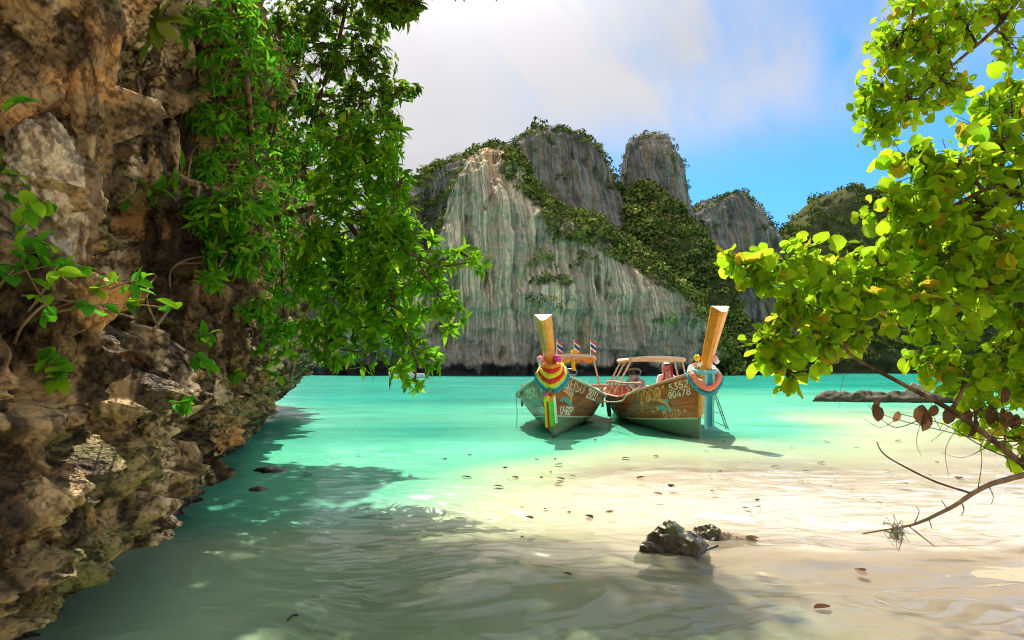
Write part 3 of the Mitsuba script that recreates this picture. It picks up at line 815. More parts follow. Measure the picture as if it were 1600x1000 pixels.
key = thing('overhanging_tree', 'leafy tree leaning out from the rock wall with star-like leaf sprays over the water', 'tree')
r0 = wall_point(10.5, 3.6)
sk = curve([r0 + [-0.3, 0, 0], at(470, 330, 9.6), at(520, 330, 9.2), at(560, 370, 9.0), at(600, 430, 8.9), at(625, 500, 8.8), at(650, 560, 8.7)], 40)
sk2 = curve([at(500, 330, 9.4), at(555, 270, 9.2), at(600, 240, 9.0)], 14)
sk3 = curve([at(560, 370, 9.0), at(620, 385, 8.7), at(680, 415, 8.5), at(735, 410, 8.4)], 20)
put('trunk', tube(sk, np.linspace(0.055, 0.012, 40), 7), 'm_bark', key, smooth=True)
for s_ in (sk2, sk3):
    put('limb', tube(s_, np.linspace(0.025, 0.009, len(s_)), 6), 'm_bark', key, smooth=True)
crown(key, np.vstack([sk, sk2, sk3]), blobs_at([(520, 290, 55, 40), (570, 260, 55, 40), (520, 370, 55, 40), (565, 330, 55, 40), (610, 340, 45, 30), (560, 420, 50, 36), (605, 400, 48, 34), (510, 450, 50, 36), (555, 490, 45, 30), (610, 450, 40, 24),
                                                (650, 380, 34, 16), (660, 430, 32, 14), (700, 405, 22, 7), (742, 408, 20, 6), (722, 392, 16, 4), (640, 500, 36, 18), (690, 470, 28, 9), (705, 500, 24, 7), (590, 510, 40, 22), (645, 545, 24, 8), (668, 560, 22, 6),
                                                (650, 596, 15, 4), (620, 578, 17, 4), (500, 520, 36, 22), (530, 545, 34, 18), (600, 215, 40, 22), (535, 210, 50, 34), (625, 285, 26, 9), (490, 390, 45, 30), (575, 560, 20, 6)], 8.9),
      'lance', 'olive', 0.20, 30, 21, 6, 300, out=(0.25, -0.1, 0))

key = thing('tree', 'small-leaved tree standing against the white sky on top of the rock wall', 'tree')
r0 = wall_point(16, 6.5)
sk = curve([r0 + [-0.4, 0, -0.4], at(470, 250, 15.5), at(500, 150, 15.2), at(530, 60, 15), at(550, -40, 15)], 30)
sk2 = curve([at(500, 150, 15.2), at(560, 150, 15), at(620, 150, 14.8)], 14)
put('trunk', tube(sk, np.linspace(0.09, 0.03, 30), 7), 'm_bark', key, smooth=True)
put('limb', tube(sk2, np.linspace(0.04, 0.012, 14), 6), 'm_bark', key, smooth=True)
crown(key, np.vstack([sk, sk2]), blobs_at([(470, 30, 55), (530, 20, 50), (575, 50, 40, 50), (490, 100, 55), (545, 100, 48), (590, 100, 34, 45), (600, 140, 34, 45), (630, 142, 18, 18), (648, 140, 9, 7), (560, 170, 48), (600, 190, 28, 34), (510, 190, 55),
                                           (612, 225, 18, 16), (595, 255, 26, 24), (545, 240, 48), (560, -40, 60), (500, -50, 60), (480, 270, 50), (440, 60, 45), (450, 150, 45)], 15),
      'small', 'dark', 0.16, 80, 31, 4, 0, bsdf='m_leaf_thin', twig=0.008, droop=0.1, parts=False)

key = thing('tree', 'tall tree whose dark lowest branch tip hangs in at the top edge of the sky', 'tree')
r0 = wall_point(9.5, 7.5)
sk = curve([r0 + [-0.5, 0, -0.5], r0 + [0.9, -0.2, 1.2], (-2.4, 10.4, 9.6), (-0.6, 10.6, 9.7), (0.8, 10.2, 9.3)], 30)
sk2 = curve([(-2.4, 10.4, 9.6), at(600, -60, 9.2), at(622, 2, 9.0)], 14)
put('trunk', tube(sk, np.linspace(0.14, 0.03, 30), 7), 'm_bark', key, smooth=True)
put('limb', tube(sk2, np.linspace(0.03, 0.008, 14), 6), 'm_bark', key, smooth=True)
over = []
_g = np.random.default_rng(77)
for i in range(33):
    y = _g.uniform(9.6, 12.3); x = _g.uniform(-3.7, 1.5 - 0.45 * (y - 9.2))
    over.append((x, y, 1.6 + 0.56 * y + _g.uniform(0.95, 2.2), _g.uniform(0.6, 0.9), 50))
crown(key, np.vstack([sk, sk2]), over + blobs_at([(612, 14, 22, 12), (640, 6, 18, 10), (590, 6, 20, 10), (626, 26, 10, 5), (615, 4, 24, 10), (640, 0, 20, 8), (600, -14, 24, 10), (655, -20, 20, 8)], 9.0), 'lance', 'dark', 0.20, 40, 41, 6, 40, twig=0.008, droop=0.3, parts=False)


def small_plant(name, px, py, D, n, size, leaf, pal, seed, label, spread=0.3, lean=(0.4, -0.5, 0.3), group=None, catg='shrub', hang=0.0):
    """A little plant rooted in the rock: a few bending stems with leaves along them."""
    g = np.random.default_rng(seed)
    key = thing(name, label, catg, group)
    c = on_rock(px, py, D) + np.array([0.06, -0.10, 0.0])
    k_ = c[1] / D
    size, spread, n = size * k_, spread * k_, int(n * 1.6)
    Rs, Ps, Ss = [], [], []
    for k in range(max(2, n // 6)):
        tip = c + g.normal(size=3) * spread * np.array([0.7, 0.5, 0.6])
        root = c + np.array([-0.5, 0.25, -0.15 + hang]) * spread * 2.0 + g.normal(size=3) * 0.05
        st = curve([root, (root + tip) / 2 + g.normal(size=3) * 0.12 * spread + [0, 0, 0.1 * spread], tip], 8)
        put('stem', tube(st, np.linspace(0.006, 0.0025, 8), 5), 'm_pale_bark', key, smooth=True)
        for j in range(n // max(2, n // 6)):
            p = st[min(7, 3 + g.integers(0, 5))]
            d = (tip - root) / np.linalg.norm(tip - root) * 0.5 + g.normal(size=3) * 0.7 + np.array(lean) * 0.5
            Rs.append(basis(d[None], (np.array([0.1, -0.5, 0.9]) + g.normal(size=3) * 0.4)[None])); Ps.append(p[None]); Ss.append(np.array([size * g.uniform(0.7, 1.25)]))
    leaves(key, np.concatenate(Rs), np.concatenate(Ps), np.concatenate(Ss), leaf, pal, seed, 300)


small_plant('cliff_shrub', 6, 270, 4.1, 30, 0.17, 'oval', 'bright', 501, 'glossy green shrub cut by the left edge, beside the pale flowstone bulge', 0.26)
small_plant('cliff_shrub', 70, 400, 4.4, 18, 0.14, 'oval', 'bright', 502, 'sparse shrub with oval leaves below the pale flowstone bulge', 0.3)
small_plant('cliff_shrub', 120, 455, 4.6, 30, 0.13, 'oval', 'bright', 503, 'wider green shrub in front of brown rock under the dark hollow', 0.33)
small_plant('cliff_shrub', 90, 585, 4.5, 12, 0.12, 'oval', 'bright', 504, 'lowest small green plant near the left edge, on tan rock', 0.13)
small_plant('cliff_shrub', 212, 443, 5.0, 7, 0.13, 'oval', 'bright', 505, 'tiny two-leaved green plant alone in the middle of the rock wall', 0.08)
small_plant('cliff_shrub', 275, 325, 6.0, 26, 0.17, 'lance', 'bright', 506, 'spreading bright green plant at the right edge of the dark hollow', 0.35)
small_plant('cliff_shrub', 318, 560, 6.6, 16, 0.14, 'oval', 'bright', 507, 'green plant with hanging oval leaves low on the rock, left of another one', 0.2, (0.1, -0.2, -0.8), hang=0.3)
small_plant('cliff_shrub', 280, 630, 6.2, 8, 0.11, 'oval', 'bright', 508, 'lowest little green plant on the rock above the dark waterline', 0.1, (0.1, -0.2, -0.8), hang=0.3)
small_plant('cliff_shrub', 372, 590, 8.0, 16, 0.14, 'oval', 'olive', 509, 'small dull green plant on the rock beneath the hanging shrub', 0.22, (0.2, -0.2, -0.4))
small_plant('cliff_shrub', 430, 565, 9.4, 26, 0.15, 'oval', 'bright', 510, 'green plant on the rock just below the overhanging tree', 0.35, (0.3, -0.2, -0.2))

# the epiphyte with broad yellowish leaves
key = thing('epiphyte', 'yellow-green strap-leaved epiphyte growing from the rock at the top left', 'plant')
c = on_rock(252, 45, 5.6) + np.array([0.03, -0.06, 0])
_g = np.random.default_rng(9)
Rs, Ps, Ss = [], [], []
for k in range(15):
    a = k / 15 * 2 * math.pi + _g.uniform(-0.2, 0.2)
    d = np.array([math.cos(a) * 0.7, -0.45, math.sin(a) - 0.25])
    Rs.append(basis(d[None], np.array([[0.1, -0.9, 0.5]]) + _g.normal(size=(1, 3)) * 0.2)); Ps.append((c + _g.normal(size=3) * 0.02)[None]); Ss.append(np.array([_g.uniform(0.22, 0.40)]))
leaves(key, np.concatenate(Rs), np.concatenate(Ps), np.concatenate(Ss), 'lance', 'fern', 3, 40)
put('root_ball', lump(c + [-0.03, 0.06, -0.02], (0.07, 0.06, 0.08), 4, 0.3, sub=3), 'm_bark', key, smooth=True)

# bare pale stems that run over the rock
for lab, pts, r in (('longest bare woody stem, rising and bending right over the brown rock', ((245, 520), (262, 470), (272, 430), (292, 402), (330, 392)), 0.014), ('pale crooked stem lying level across the rock beneath the green leaves', ((285, 405), (325, 408), (352, 400), (375, 412), (392, 428)), 0.010),
                    ('thin bare stem branching left from the foot of the longest stem', ((255, 505), (235, 470), (240, 440)), 0.007), ('short bare twig forking upward at the top end of the longest stem', ((330, 392), (350, 372), (352, 350)), 0.008),
                    ('bare stem arching high on the rock at the edge of the hanging shrub', ((300, 280), (312, 232), (345, 230), (360, 242)), 0.009), ('bare stem low on the rock nearest the left edge', ((30, 540), (48, 505), (80, 478), (110, 470)), 0.008)):
    solo('bare_stem', tube(curve([on_rock(x, y, 7) + np.array([0.03, -0.05, 0]) for x, y in pts], 24), np.linspace(r, r * 0.6, 24), 6), 'm_pale_bark',
         lab, 'stem', None, smooth=True)

# ---------------------------------------------------------------- the sunlit tree on the right
key = thing('beach_tree', 'sunlit yellow-green tree with round heart-shaped leaves reaching in from the right', 'tree')
base = np.array([5.6, 4.9, -0.1])
tr = curve([base, base + [-0.1, -0.1, 1.4], base + [-0.05, -0.3, 3.0], base + [-0.4, 0.2, 4.8], base + [-0.8, 0.6, 6.4]], 30)
put('trunk', tube(tr, np.linspace(0.16, 0.06, 30), 9), 'm_bark', key, smooth=True)
L1 = curve([tr[6], at(1690, 800, 4.1), at(1600, 727, 4.0), at(1500, 650, 4.0), at(1410, 600, 4.05), at(1340, 562, 4.1), at(1292, 522, 4.15), at(1235, 500, 4.2)], 50)
L2 = curve([tr[13], at(1700, 440, 4.2), at(1600, 440, 4.2), at(1450, 446, 4.25), at(1330, 430, 4.3), at(1220, 415, 4.4), at(1150, 405, 4.4)], 40)
L3 = curve([tr[17], at(1650, 300, 4.2), at(1560, 290, 4.1), at(1470, 330, 4.1), at(1410, 330, 4.1)], 26)
L4 = curve([tr[22], at(1650, -60, 6.0), at(1560, 40, 6.0), at(1480, 110, 6.0), at(1410, 180, 6.0)], 26)
L5 = curve([tr[11], at(1680, 520, 4.3), at(1600, 545, 4.3), at(1520, 560, 4.4), at(1440, 540, 4.5)], 26)
L6 = curve([tr[26], (4.6, 7.2, 6.8), (3.6, 7.8, 7.0), (2.8, 7.9, 7.0)], 20)
for s_, r in ((L1, 0.016), (L2, 0.014), (L3, 0.015), (L4, 0.02), (L5, 0.010), (L6, 0.03)):
    put('limb', tube(s_, np.linspace(r * 1.5, r * 0.3, len(s_)), 7), 'm_bark', key, smooth=True)
rows = [(1150, 402, 24, 9), (1185, 420, 30, 12), (1215, 415, 40, 18), (1265, 400, 34, 14), (1300, 445, 50, 26), (1245, 470, 44, 22), (1185, 530, 26, 9), (1200, 560, 26, 9), (1228, 585, 22, 8), (1240, 530, 28, 10), (1290, 535, 40, 16), (1345, 520, 34, 12),
        (1365, 405, 50, 26), (1400, 460, 55, 28), (1340, 470, 45, 20), (1460, 490, 60, 30), (1540, 440, 70, 34), (1600, 480, 60, 30), (1480, 400, 60, 34), (1540, 350, 70, 40), (1440, 340, 60, 34), (1380, 330, 34, 14), (1500, 260, 70, 40), (1570, 200, 70, 40),
        (1430, 270, 44, 20), (1410, 240, 26, 9), (1600, 300, 70, 40), (1610, 400, 60, 30), (1500, 580, 45, 20), (1560, 560, 55, 26), (1610, 600, 55, 26), (1450, 560, 32, 10), (1530, 640, 36, 12), (1590, 680, 40, 14), (1640, 520, 60, 26), (1660, 250, 80, 36), (1570, 150, 40, 20),
        (1420, 40, 45, 34, 6.0), (1385, 75, 34, 22, 6.0), (1460, 80, 45, 34, 6.0), (1500, 30, 45, 34, 6.0), (1560, 20, 50, 34, 6.0), (1370, 130, 32, 22, 6.0), (1420, 150, 42, 30, 6.0), (1355, 175, 24, 14, 6.0), (1370, 205, 26, 14, 6.0), (1480, 130, 36, 22, 6.0), (1400, 195, 30, 18, 6.0),
        (1470, 160, 14, 4, 6.0), (1590, 80, 30, 12, 6.0), (1500, -40, 60, 30, 6.0), (1600, -40, 60, 30, 6.0), (1420, -20, 40, 20, 6.0)]
over = []
_g = np.random.default_rng(5)
for i in range(13):
    x = _g.uniform(2.2, 5.6); y = _g.uniform(7.0, 8.7)
    over.append((x, y, 1.6 + 0.56 * y + _g.uniform(0.8, 1.5), _g.uniform(0.5, 0.8), 26))
crown(key, np.vstack([L1, L2, L3, L4, L5, L6, tr[18:]]), blobs_at([(a, b, c_ * 1.14, int(n_ * 1.25), *r_) for a, b, c_, n_, *r_ in rows], 4.15) + over, 'heart', 'lime', 0.086, 24, 51, 0, 300, bsdf='m_leaf_thin', twig=0.0055, droop=0.45, out=(-0.15, -0.15, 0))

g = np.random.default_rng(12)
Rs, Ps, Ss = [], [], []
for px, py in ((1371, 630), (1368, 640), (1441, 640), (1447, 650), (1462, 640), (1480, 643), (1515, 648), (1525, 665), (1548, 640), (1556, 655), (1565, 645), (1578, 650), (1585, 660), (1570, 610), (1590, 655), (1404, 650)):
    p = at(px, py - 8, 4.0)
    d = np.array([g.uniform(-0.3, 0.3), g.uniform(-0.3, 0.3), -1.0])
    Rs.append(basis(d[None], g.normal(size=(1, 3)) * 0.4 + [[0, -1, 0.1]])); Ps.append(p[None]); Ss.append(np.array([g.uniform(0.07, 0.13)]))
leaves(key, np.concatenate(Rs), np.concatenate(Ps), np.concatenate(Ss), 'oval', 'dry', 4, 40, 'm_leaf')

key = thing('dead_branch', 'bare brown dead branch reaching in low over the white sand, tuft near its tip', 'branch')
M = curve([at(1760, 770, 3.6), at(1660, 735, 3.6), at(1600, 744, 3.6), at(1540, 762, 3.6), at(1480, 798, 3.62), at(1420, 824, 3.65), at(1348, 836, 3.7)], 50)
put('limb', tube(M + npfbm(M * 9, 2, 3)[:, None] * 0.012, np.linspace(0.022, 0.004, 50), 7), 'm_pale_bark', key, smooth=True)
for pts, r in ((((1515, 770), (1460, 752), (1400, 722), (1378, 706), (1370, 690)), 0.006), (((1420, 822), (1440, 838), (1462, 855)), 0.004), (((1428, 820), (1436, 800), (1432, 792)), 0.003), (((1500, 782), (1506, 795), (1502, 806)), 0.004), (((1452, 812), (1456, 826)), 0.0035),
               (((1600, 725), (1540, 700), (1480, 665), (1440, 655), (1400, 645)), 0.004), (((1600, 690), (1540, 688), (1470, 672), (1400, 655), (1362, 640)), 0.0035), (((1440, 655), (1400, 668), (1372, 650), (1356, 632)), 0.003), (((1600, 655), (1560, 672), (1532, 690)), 0.003), (((1568, 700), (1572, 650), (1560, 620)), 0.003),
               (((1528, 765), (1534, 720), (1530, 680)), 0.0025), (((1480, 795), (1470, 780)), 0.003), (((1545, 760), (1552, 775), (1549, 788)), 0.003), (((1410, 840), (1404, 862)), 0.003)):
    put('twig', tube(curve([at(x, y, 3.62) for x, y in pts], 14), np.linspace(r, r * 0.45, 14), 5), 'm_bark', key, smooth=True)
for pts, r in ((((1600, 668), (1545, 640), (1500, 655), (1455, 690)), 0.0028), (((1505, 655), (1478, 700), (1482, 745)), 0.0022), (((1470, 672), (1455, 640), (1462, 612)), 0.002), (((1600, 705), (1560, 690), (1535, 655), (1530, 620)), 0.0026), (((1400, 655), (1376, 668), (1350, 655)), 0.002),
               (((1540, 700), (1505, 715), (1470, 708)), 0.002), (((1580, 738), (1570, 700), (1576, 660)), 0.0024), (((1340, 562), (1318, 590), (1310, 640)), 0.0018), (((1292, 572), (1316, 562), (1345, 560)), 0.004), (((1440, 655), (1432, 690), (1440, 715)), 0.0018), (((1600, 630), (1550, 612), (1515, 625)), 0.0026)):
    put('twig', tube(curve([at(x, y, 3.72) for x, y in pts], 14), np.linspace(r, r * 0.45, 14), 5), 'm_bark', key, smooth=True)
tuft = []
for i in range(60):
    c0 = at(1402, 832, 3.6) + g.normal(size=3) * [0.016, 0.016, 0.024]
    tuft.append(tube(curve([c0, c0 + g.normal(size=3) * 0.02, c0 + g.normal(size=3) * 0.03], 6), 0.0018, 3, caps=False))
put('lichen_tuft', cat(tuft), 'm_lichen', key, kind='stuff')
mat('m_lichen', base_color=rgb(0.33, 0.34, 0.22), roughness=0.9)

# ---------------------------------------------------------------- the two long-tail boats
def wood_fn(dark, light, ring, ax=1.0):
    def f(p, n, uv):
        g = fbm(p.x * 4 + 2 * fbm(p.y * 1.2, p.z * 5, 0.0, 2), p.y * 1.4, p.z * 9 * ax, 3)
        c = mix(dark, light, smoothstep(0.3, 0.7, g))
        return mix(c, ring, smoothstep(0.55, 0.72, fbm(p.x * 2.0 + 8, p.y * 1.2, p.z * 3.5, 4)) * 0.6)
    return proc(f)


mat('m_hull_dull', base_color=wood_fn((0.27, 0.072, 0.022), (0.43, 0.132, 0.038), (0.35, 0.16, 0.07)), roughness=0.4, clearcoat=0.35, clearcoat_gloss=0.8)
mat('m_hull_warm', base_color=wood_fn((0.34, 0.062, 0.010), (0.56, 0.118, 0.018), (0.62, 0.13, 0.03)), roughness=0.4, clearcoat=0.35, clearcoat_gloss=0.8)
mat('m_prow', base_color=wood_fn((0.64, 0.22, 0.018), (0.80, 0.31, 0.03), (0.50, 0.15, 0.018), 0.15), roughness=0.32, clearcoat=0.5)
mat('m_prow_end', base_color=rgb(0.72, 0.62, 0.50), roughness=0.6)
mat('m_green_bottom', base_color=proc(lambda p, n, uv: mix((0.11, 0.18, 0.10), (0.27, 0.34, 0.21), fbm(p.x * 2, p.y * 1.2, p.z * 9, 4)) * (1 - 0.6 * smoothstep(0.16, 0.02, p.z + 0.12 * noise(p.x * 5, p.y * 5)))), roughness=0.5)
mat('m_rail_green', base_color=proc(lambda p, n, uv: mix((0.38, 0.46, 0.34), (0.55, 0.60, 0.47), fbm(p.x * 4, p.y * 3, p.z * 9, 3))), roughness=0.45)
mat('m_rail_pink', base_color=proc(lambda p, n, uv: mix((0.42, 0.20, 0.12), (0.60, 0.36, 0.26), fbm(p.x * 4, p.y * 3, p.z * 9, 3))), roughness=0.45)
mat('m_stripe', base_color=rgb(0.62, 0.66, 0.46), roughness=0.5)
mat('m_deck', base_color=wood_fn((0.20, 0.13, 0.08), (0.38, 0.27, 0.18), (0.15, 0.10, 0.06)), roughness=0.7)
mat('m_canopy', base_color=proc(lambda p, n, uv: mix((0.66, 0.47, 0.31), (0.78, 0.60, 0.43), fbm(p.x * 3, p.y * 3, p.z * 8, 3))), roughness=0.7)
mat('m_white_paint', base_color=rgb(0.80, 0.80, 0.70), roughness=0.5)
mat('m_orange_paint', base_color=rgb(0.88, 0.33, 0.12), roughness=0.5)
mat('m_teal_paint', base_color=rgb(0.12, 0.36, 0.36), roughness=0.5)
mat('m_black', base_color=rgb(0.02, 0.02, 0.022), roughness=0.5)
mat('m_metal', base_color=rgb(0.30, 0.29, 0.28), roughness=0.35, metallic=0.8)
mat('m_steel_dark', base_color=rgb(0.10, 0.11, 0.11), roughness=0.5, metallic=0.5)
for nm, c in dict(yellow=(0.85, 0.55, 0.02), red=(0.70, 0.025, 0.02), magenta=(0.75, 0.08, 0.42), pink=(0.80, 0.42, 0.50), teal=(0.02, 0.24, 0.32), aqua=(0.20, 0.55, 0.58), coral=(0.80, 0.22, 0.14), lime=(0.14, 0.62, 0.04), leafgreen=(0.12, 0.22, 0.03), white=(0.80, 0.79, 0.76), blue=(0.04, 0.07, 0.32), orange=(0.80, 0.28, 0.03)).items():
    mat(f'm_cloth_{nm}', base_color=rgb(*c), roughness=0.8, sheen=0.3)
mat('m_rope', base_color=proc(lambda p, n, uv: mix((0.40, 0.29, 0.18), (0.66, 0.53, 0.38), noise(p.x * 60, p.y * 60, p.z * 60))), roughness=0.9)
THAI = [[[(1.144, 0.8), (1.167, 0.8), (1.167, 0.408), (1.19, 0.338), (1.227, 0.301), (1.318, 0.267), (1.429, 0.279), (1.498, 0.325), (1.533, 0.418), (1.533, 1.0), (1.556, 1.0), (1.556, 0.378), (1.533, 0.322), (1.478, 0.267), (1.411, 0.244), (1.289, 0.244), (1.222, 0.267), (1.167, 0.322), (1.144, 0.378)]], [[(0.633, 0.278), (0.634, 0.3), (0.775, 0.267), (0.894, 0.278), (0.954, 0.314), (0.978, 0.376), (0.966, 0.44), (0.929, 0.476), (0.689, 0.578), (0.644, 0.622), (0.633, 0.645), (0.644, 0.744), (0.722, 0.8), (0.911, 0.8), (0.967, 0.778), (0.966, 0.756), (0.881, 0.778), (0.751, 0.777), (0.669, 0.731), (0.656, 0.676), (0.704, 0.601), (0.944, 0.5), (0.989, 0.456), (1.0, 0.433), (0.989, 0.311), (0.944, 0.267), (0.878, 0.244), (0.744, 0.244)]], [[(0.556, 0.889), (0.567, 0.911), (0.956, 0.911), (0.956, 0.889)]], [[(0.078, 0.367), (0.078, 0.467), (0.1, 0.511), (0.156, 0.554), (0.1, 0.589), (0.078, 0.633), (0.078, 0.722), (0.1, 0.767), (0.156, 0.8), (0.289, 0.8), (0.289, 0.778), (0.172, 0.777), (0.112, 0.728), (0.1, 0.664), (0.113, 0.625), (0.16, 0.579), (0.278, 0.567), (0.278, 0.545), (0.173, 0.533), (0.135, 0.508), (0.1, 0.426), (0.111, 0.351), (0.171, 0.29), (0.253, 0.267), (0.372, 0.278), (0.442, 0.336), (0.467, 0.408), (0.467, 0.8), (0.489, 0.8), (0.489, 0.378), (0.456, 0.3), (0.344, 0.244), (0.222, 0.244), (0.133, 0.278)]], [[(0.256, 0.156), (0.256, 0.189), (0.3, 0.189), (0.324, 0.048), (0.362, 0.023), (0.404, 0.022), (0.444, 0.05), (0.456, 0.189), (0.478, 0.189), (0.467, 0.033), (0.422, 0.0), (0.322, 0.011), (0.289, 0.056), (0.288, 0.15)]]]
LEN = 9.5


class Boat:
    def __init__(self, x, y, yaw, bow_rise=0.0):
        self.o = np.array([x, y, 0.0])
        a, b = math.radians(yaw), math.radians(bow_rise)
        Rz = np.array([[math.cos(a), math.sin(a), 0], [-math.sin(a), math.cos(a), 0], [0, 0, 1]])
        Rx = np.array([[1, 0, 0], [0, math.cos(b), math.sin(b)], [0, -math.sin(b), math.cos(b)]])
        self.R = Rz @ Rx

    def w(self, p):
        return np.asarray(p, float) @ self.R.T + self.o

    def m(self, mesh):
        return tm(self.w(mesh.vertices), mesh.faces)

    @staticmethod
    def dims(t):
        d = t * LEN
        u = np.clip(d / 3.7, 0, 1)
        bs = 1.24 * (1 - (1 - u) ** 2.1) * (1 - 0.5 * sm(6.0, 9.6, d))
        uk = np.clip(d / 4.4, 0, 1)
        bk = 0.86 * (1 - (1 - uk) ** 1.8) * (1 - 0.5 * sm(6.0, 9.6, d))
        zs = 0.84 + 0.76 * (1 - u) ** 1.5 + 0.22 * sm(6, 9.5, d)
        zk = 0.20 + 0.28 * (1 - uk) ** 1.3
        return d, bs, bk, zs, zk

    @classmethod
    def side(cls, t, f, s):
        """A point of the topsides: t along the boat from the bow, f from the knuckle (0) to the rail (1), s = -1 or 1."""
        t, f = np.asarray(t, float), np.asarray(f, float)
        d, bs, bk, zs, zk = cls.dims(t)
        x = s * (bk + (bs - bk) * f ** 0.8)
        y = d - 0.08 - 0.30 * f * (1 - np.clip(t * 1.4, 0, 1))
        return np.stack([x, y, zk + (zs - zk) * f], -1)

    @classmethod
    def paint(cls, poly_mesh, a0, f0, s, scale, flip=False, slope=0.0, off=0.007):
        """Lettering (x right, y up) laid on the topsides: its left end at a0 metres from the bow and height f0."""
        m = poly_mesh.copy()
        v, fc = trimesh.remesh.subdivide_to_size(m.vertices, m.faces, 0.10 / scale, max_iter=12)
        top = v[:, 2] > v[:, 2].max() * 0.5
        X, Yv = v[:, 0] * scale, v[:, 1] * scale
        dirn = -1.0 if flip else 1.0
        t = (a0 + dirn * X) / LEN
        _, _, _, zs, zk = cls.dims(t)
        f = f0 + (Yv + slope * X) / (zs - zk)
        p = cls.side(t, f, s)
        e = 1e-3
        n = np.cross(cls.side(t + e, f, s) - p, cls.side(t, f + e, s) - p)
        n /= np.linalg.norm(n, axis=1, keepdims=True)
        n *= np.sign(n[:, :1] * s)
        p = p + n * np.where(top, off, -0.004)[:, None]
        return tm(p, fc)


def glyphs(polys):
    from shapely.geometry import Polygon
    return trimesh.util.concatenate([trimesh.creation.extrude_polygon(Polygon(g[0], g[1:]), 0.03, engine='earcut') for g in polys])


def flat(polys):
    return glyphs([[p] for p in polys])


def blade(pts, w):
    """A curved tapered brush stroke as a polygon."""
    c = curve([(x, y, 0) for x, y in pts], 16)[:, :2]
    t = np.gradient(c, axis=0); t /= np.linalg.norm(t, axis=1, keepdims=True)
    n = np.stack([-t[:, 1], t[:, 0]], 1)
    h = w * np.sin(np.pi * np.linspace(0.03, 0.97, 16))[:, None] ** 0.8
    return [tuple(q) for q in np.vstack([c + n * h, (c - n * h)[::-1]])]


def ribbon(pts, width, across, wave=0.0, seed=0):
    """A hanging band of cloth along pts; across = the direction of its width."""
    c = curve(pts, 18)
    a = np.asarray(across, float)
    k = np.linspace(-0.5, 0.5, 5)
    v = c[:, None] + (k[None, :, None] * width) * a
    v[..., 1] += wave * np.sin(6 * k + seed)[None, :] * np.linspace(0.4, 1, 18)[:, None]
    m = tm(v.reshape(-1, 3), grid_faces(18, 5))
    b = m.copy(); b.vertices[:, 1] += 0.004
    b.faces = b.faces[:, ::-1]
    return cat([m, b])


def flower_rope(pts, r, seed, n=60, lump_=0.9):
    """A thick strand of threaded blossoms."""
    c = curve(pts, n)
    g = np.random.default_rng(seed)
    m = tube(c, r * (0.85 + 0.3 * np.abs(np.sin(np.arange(n) * 1.3))), 10)
    v = m.vertices
    r = r * 0.72
    q = npnoise(v * 30 + seed, seed) * 0.6 + 0.4 * npnoise(v * 75 + seed, seed + 1)
    nrm = np.vstack([np.repeat(c, 10, 0), c[:1], c[-1:]])
    m.vertices = nrm + (v - nrm) * (1 - lump_ / 2 + lump_ * q)[:, None]
    return m


def blossom(c, r, seed):
    m = trimesh.creation.icosphere(subdivisions=3, radius=1)
    v = m.vertices
    k = 0.75 + 0.4 * npnoise(v * 4.5 + seed, seed)
    return tm(v * k[:, None] * r + c, m.faces)


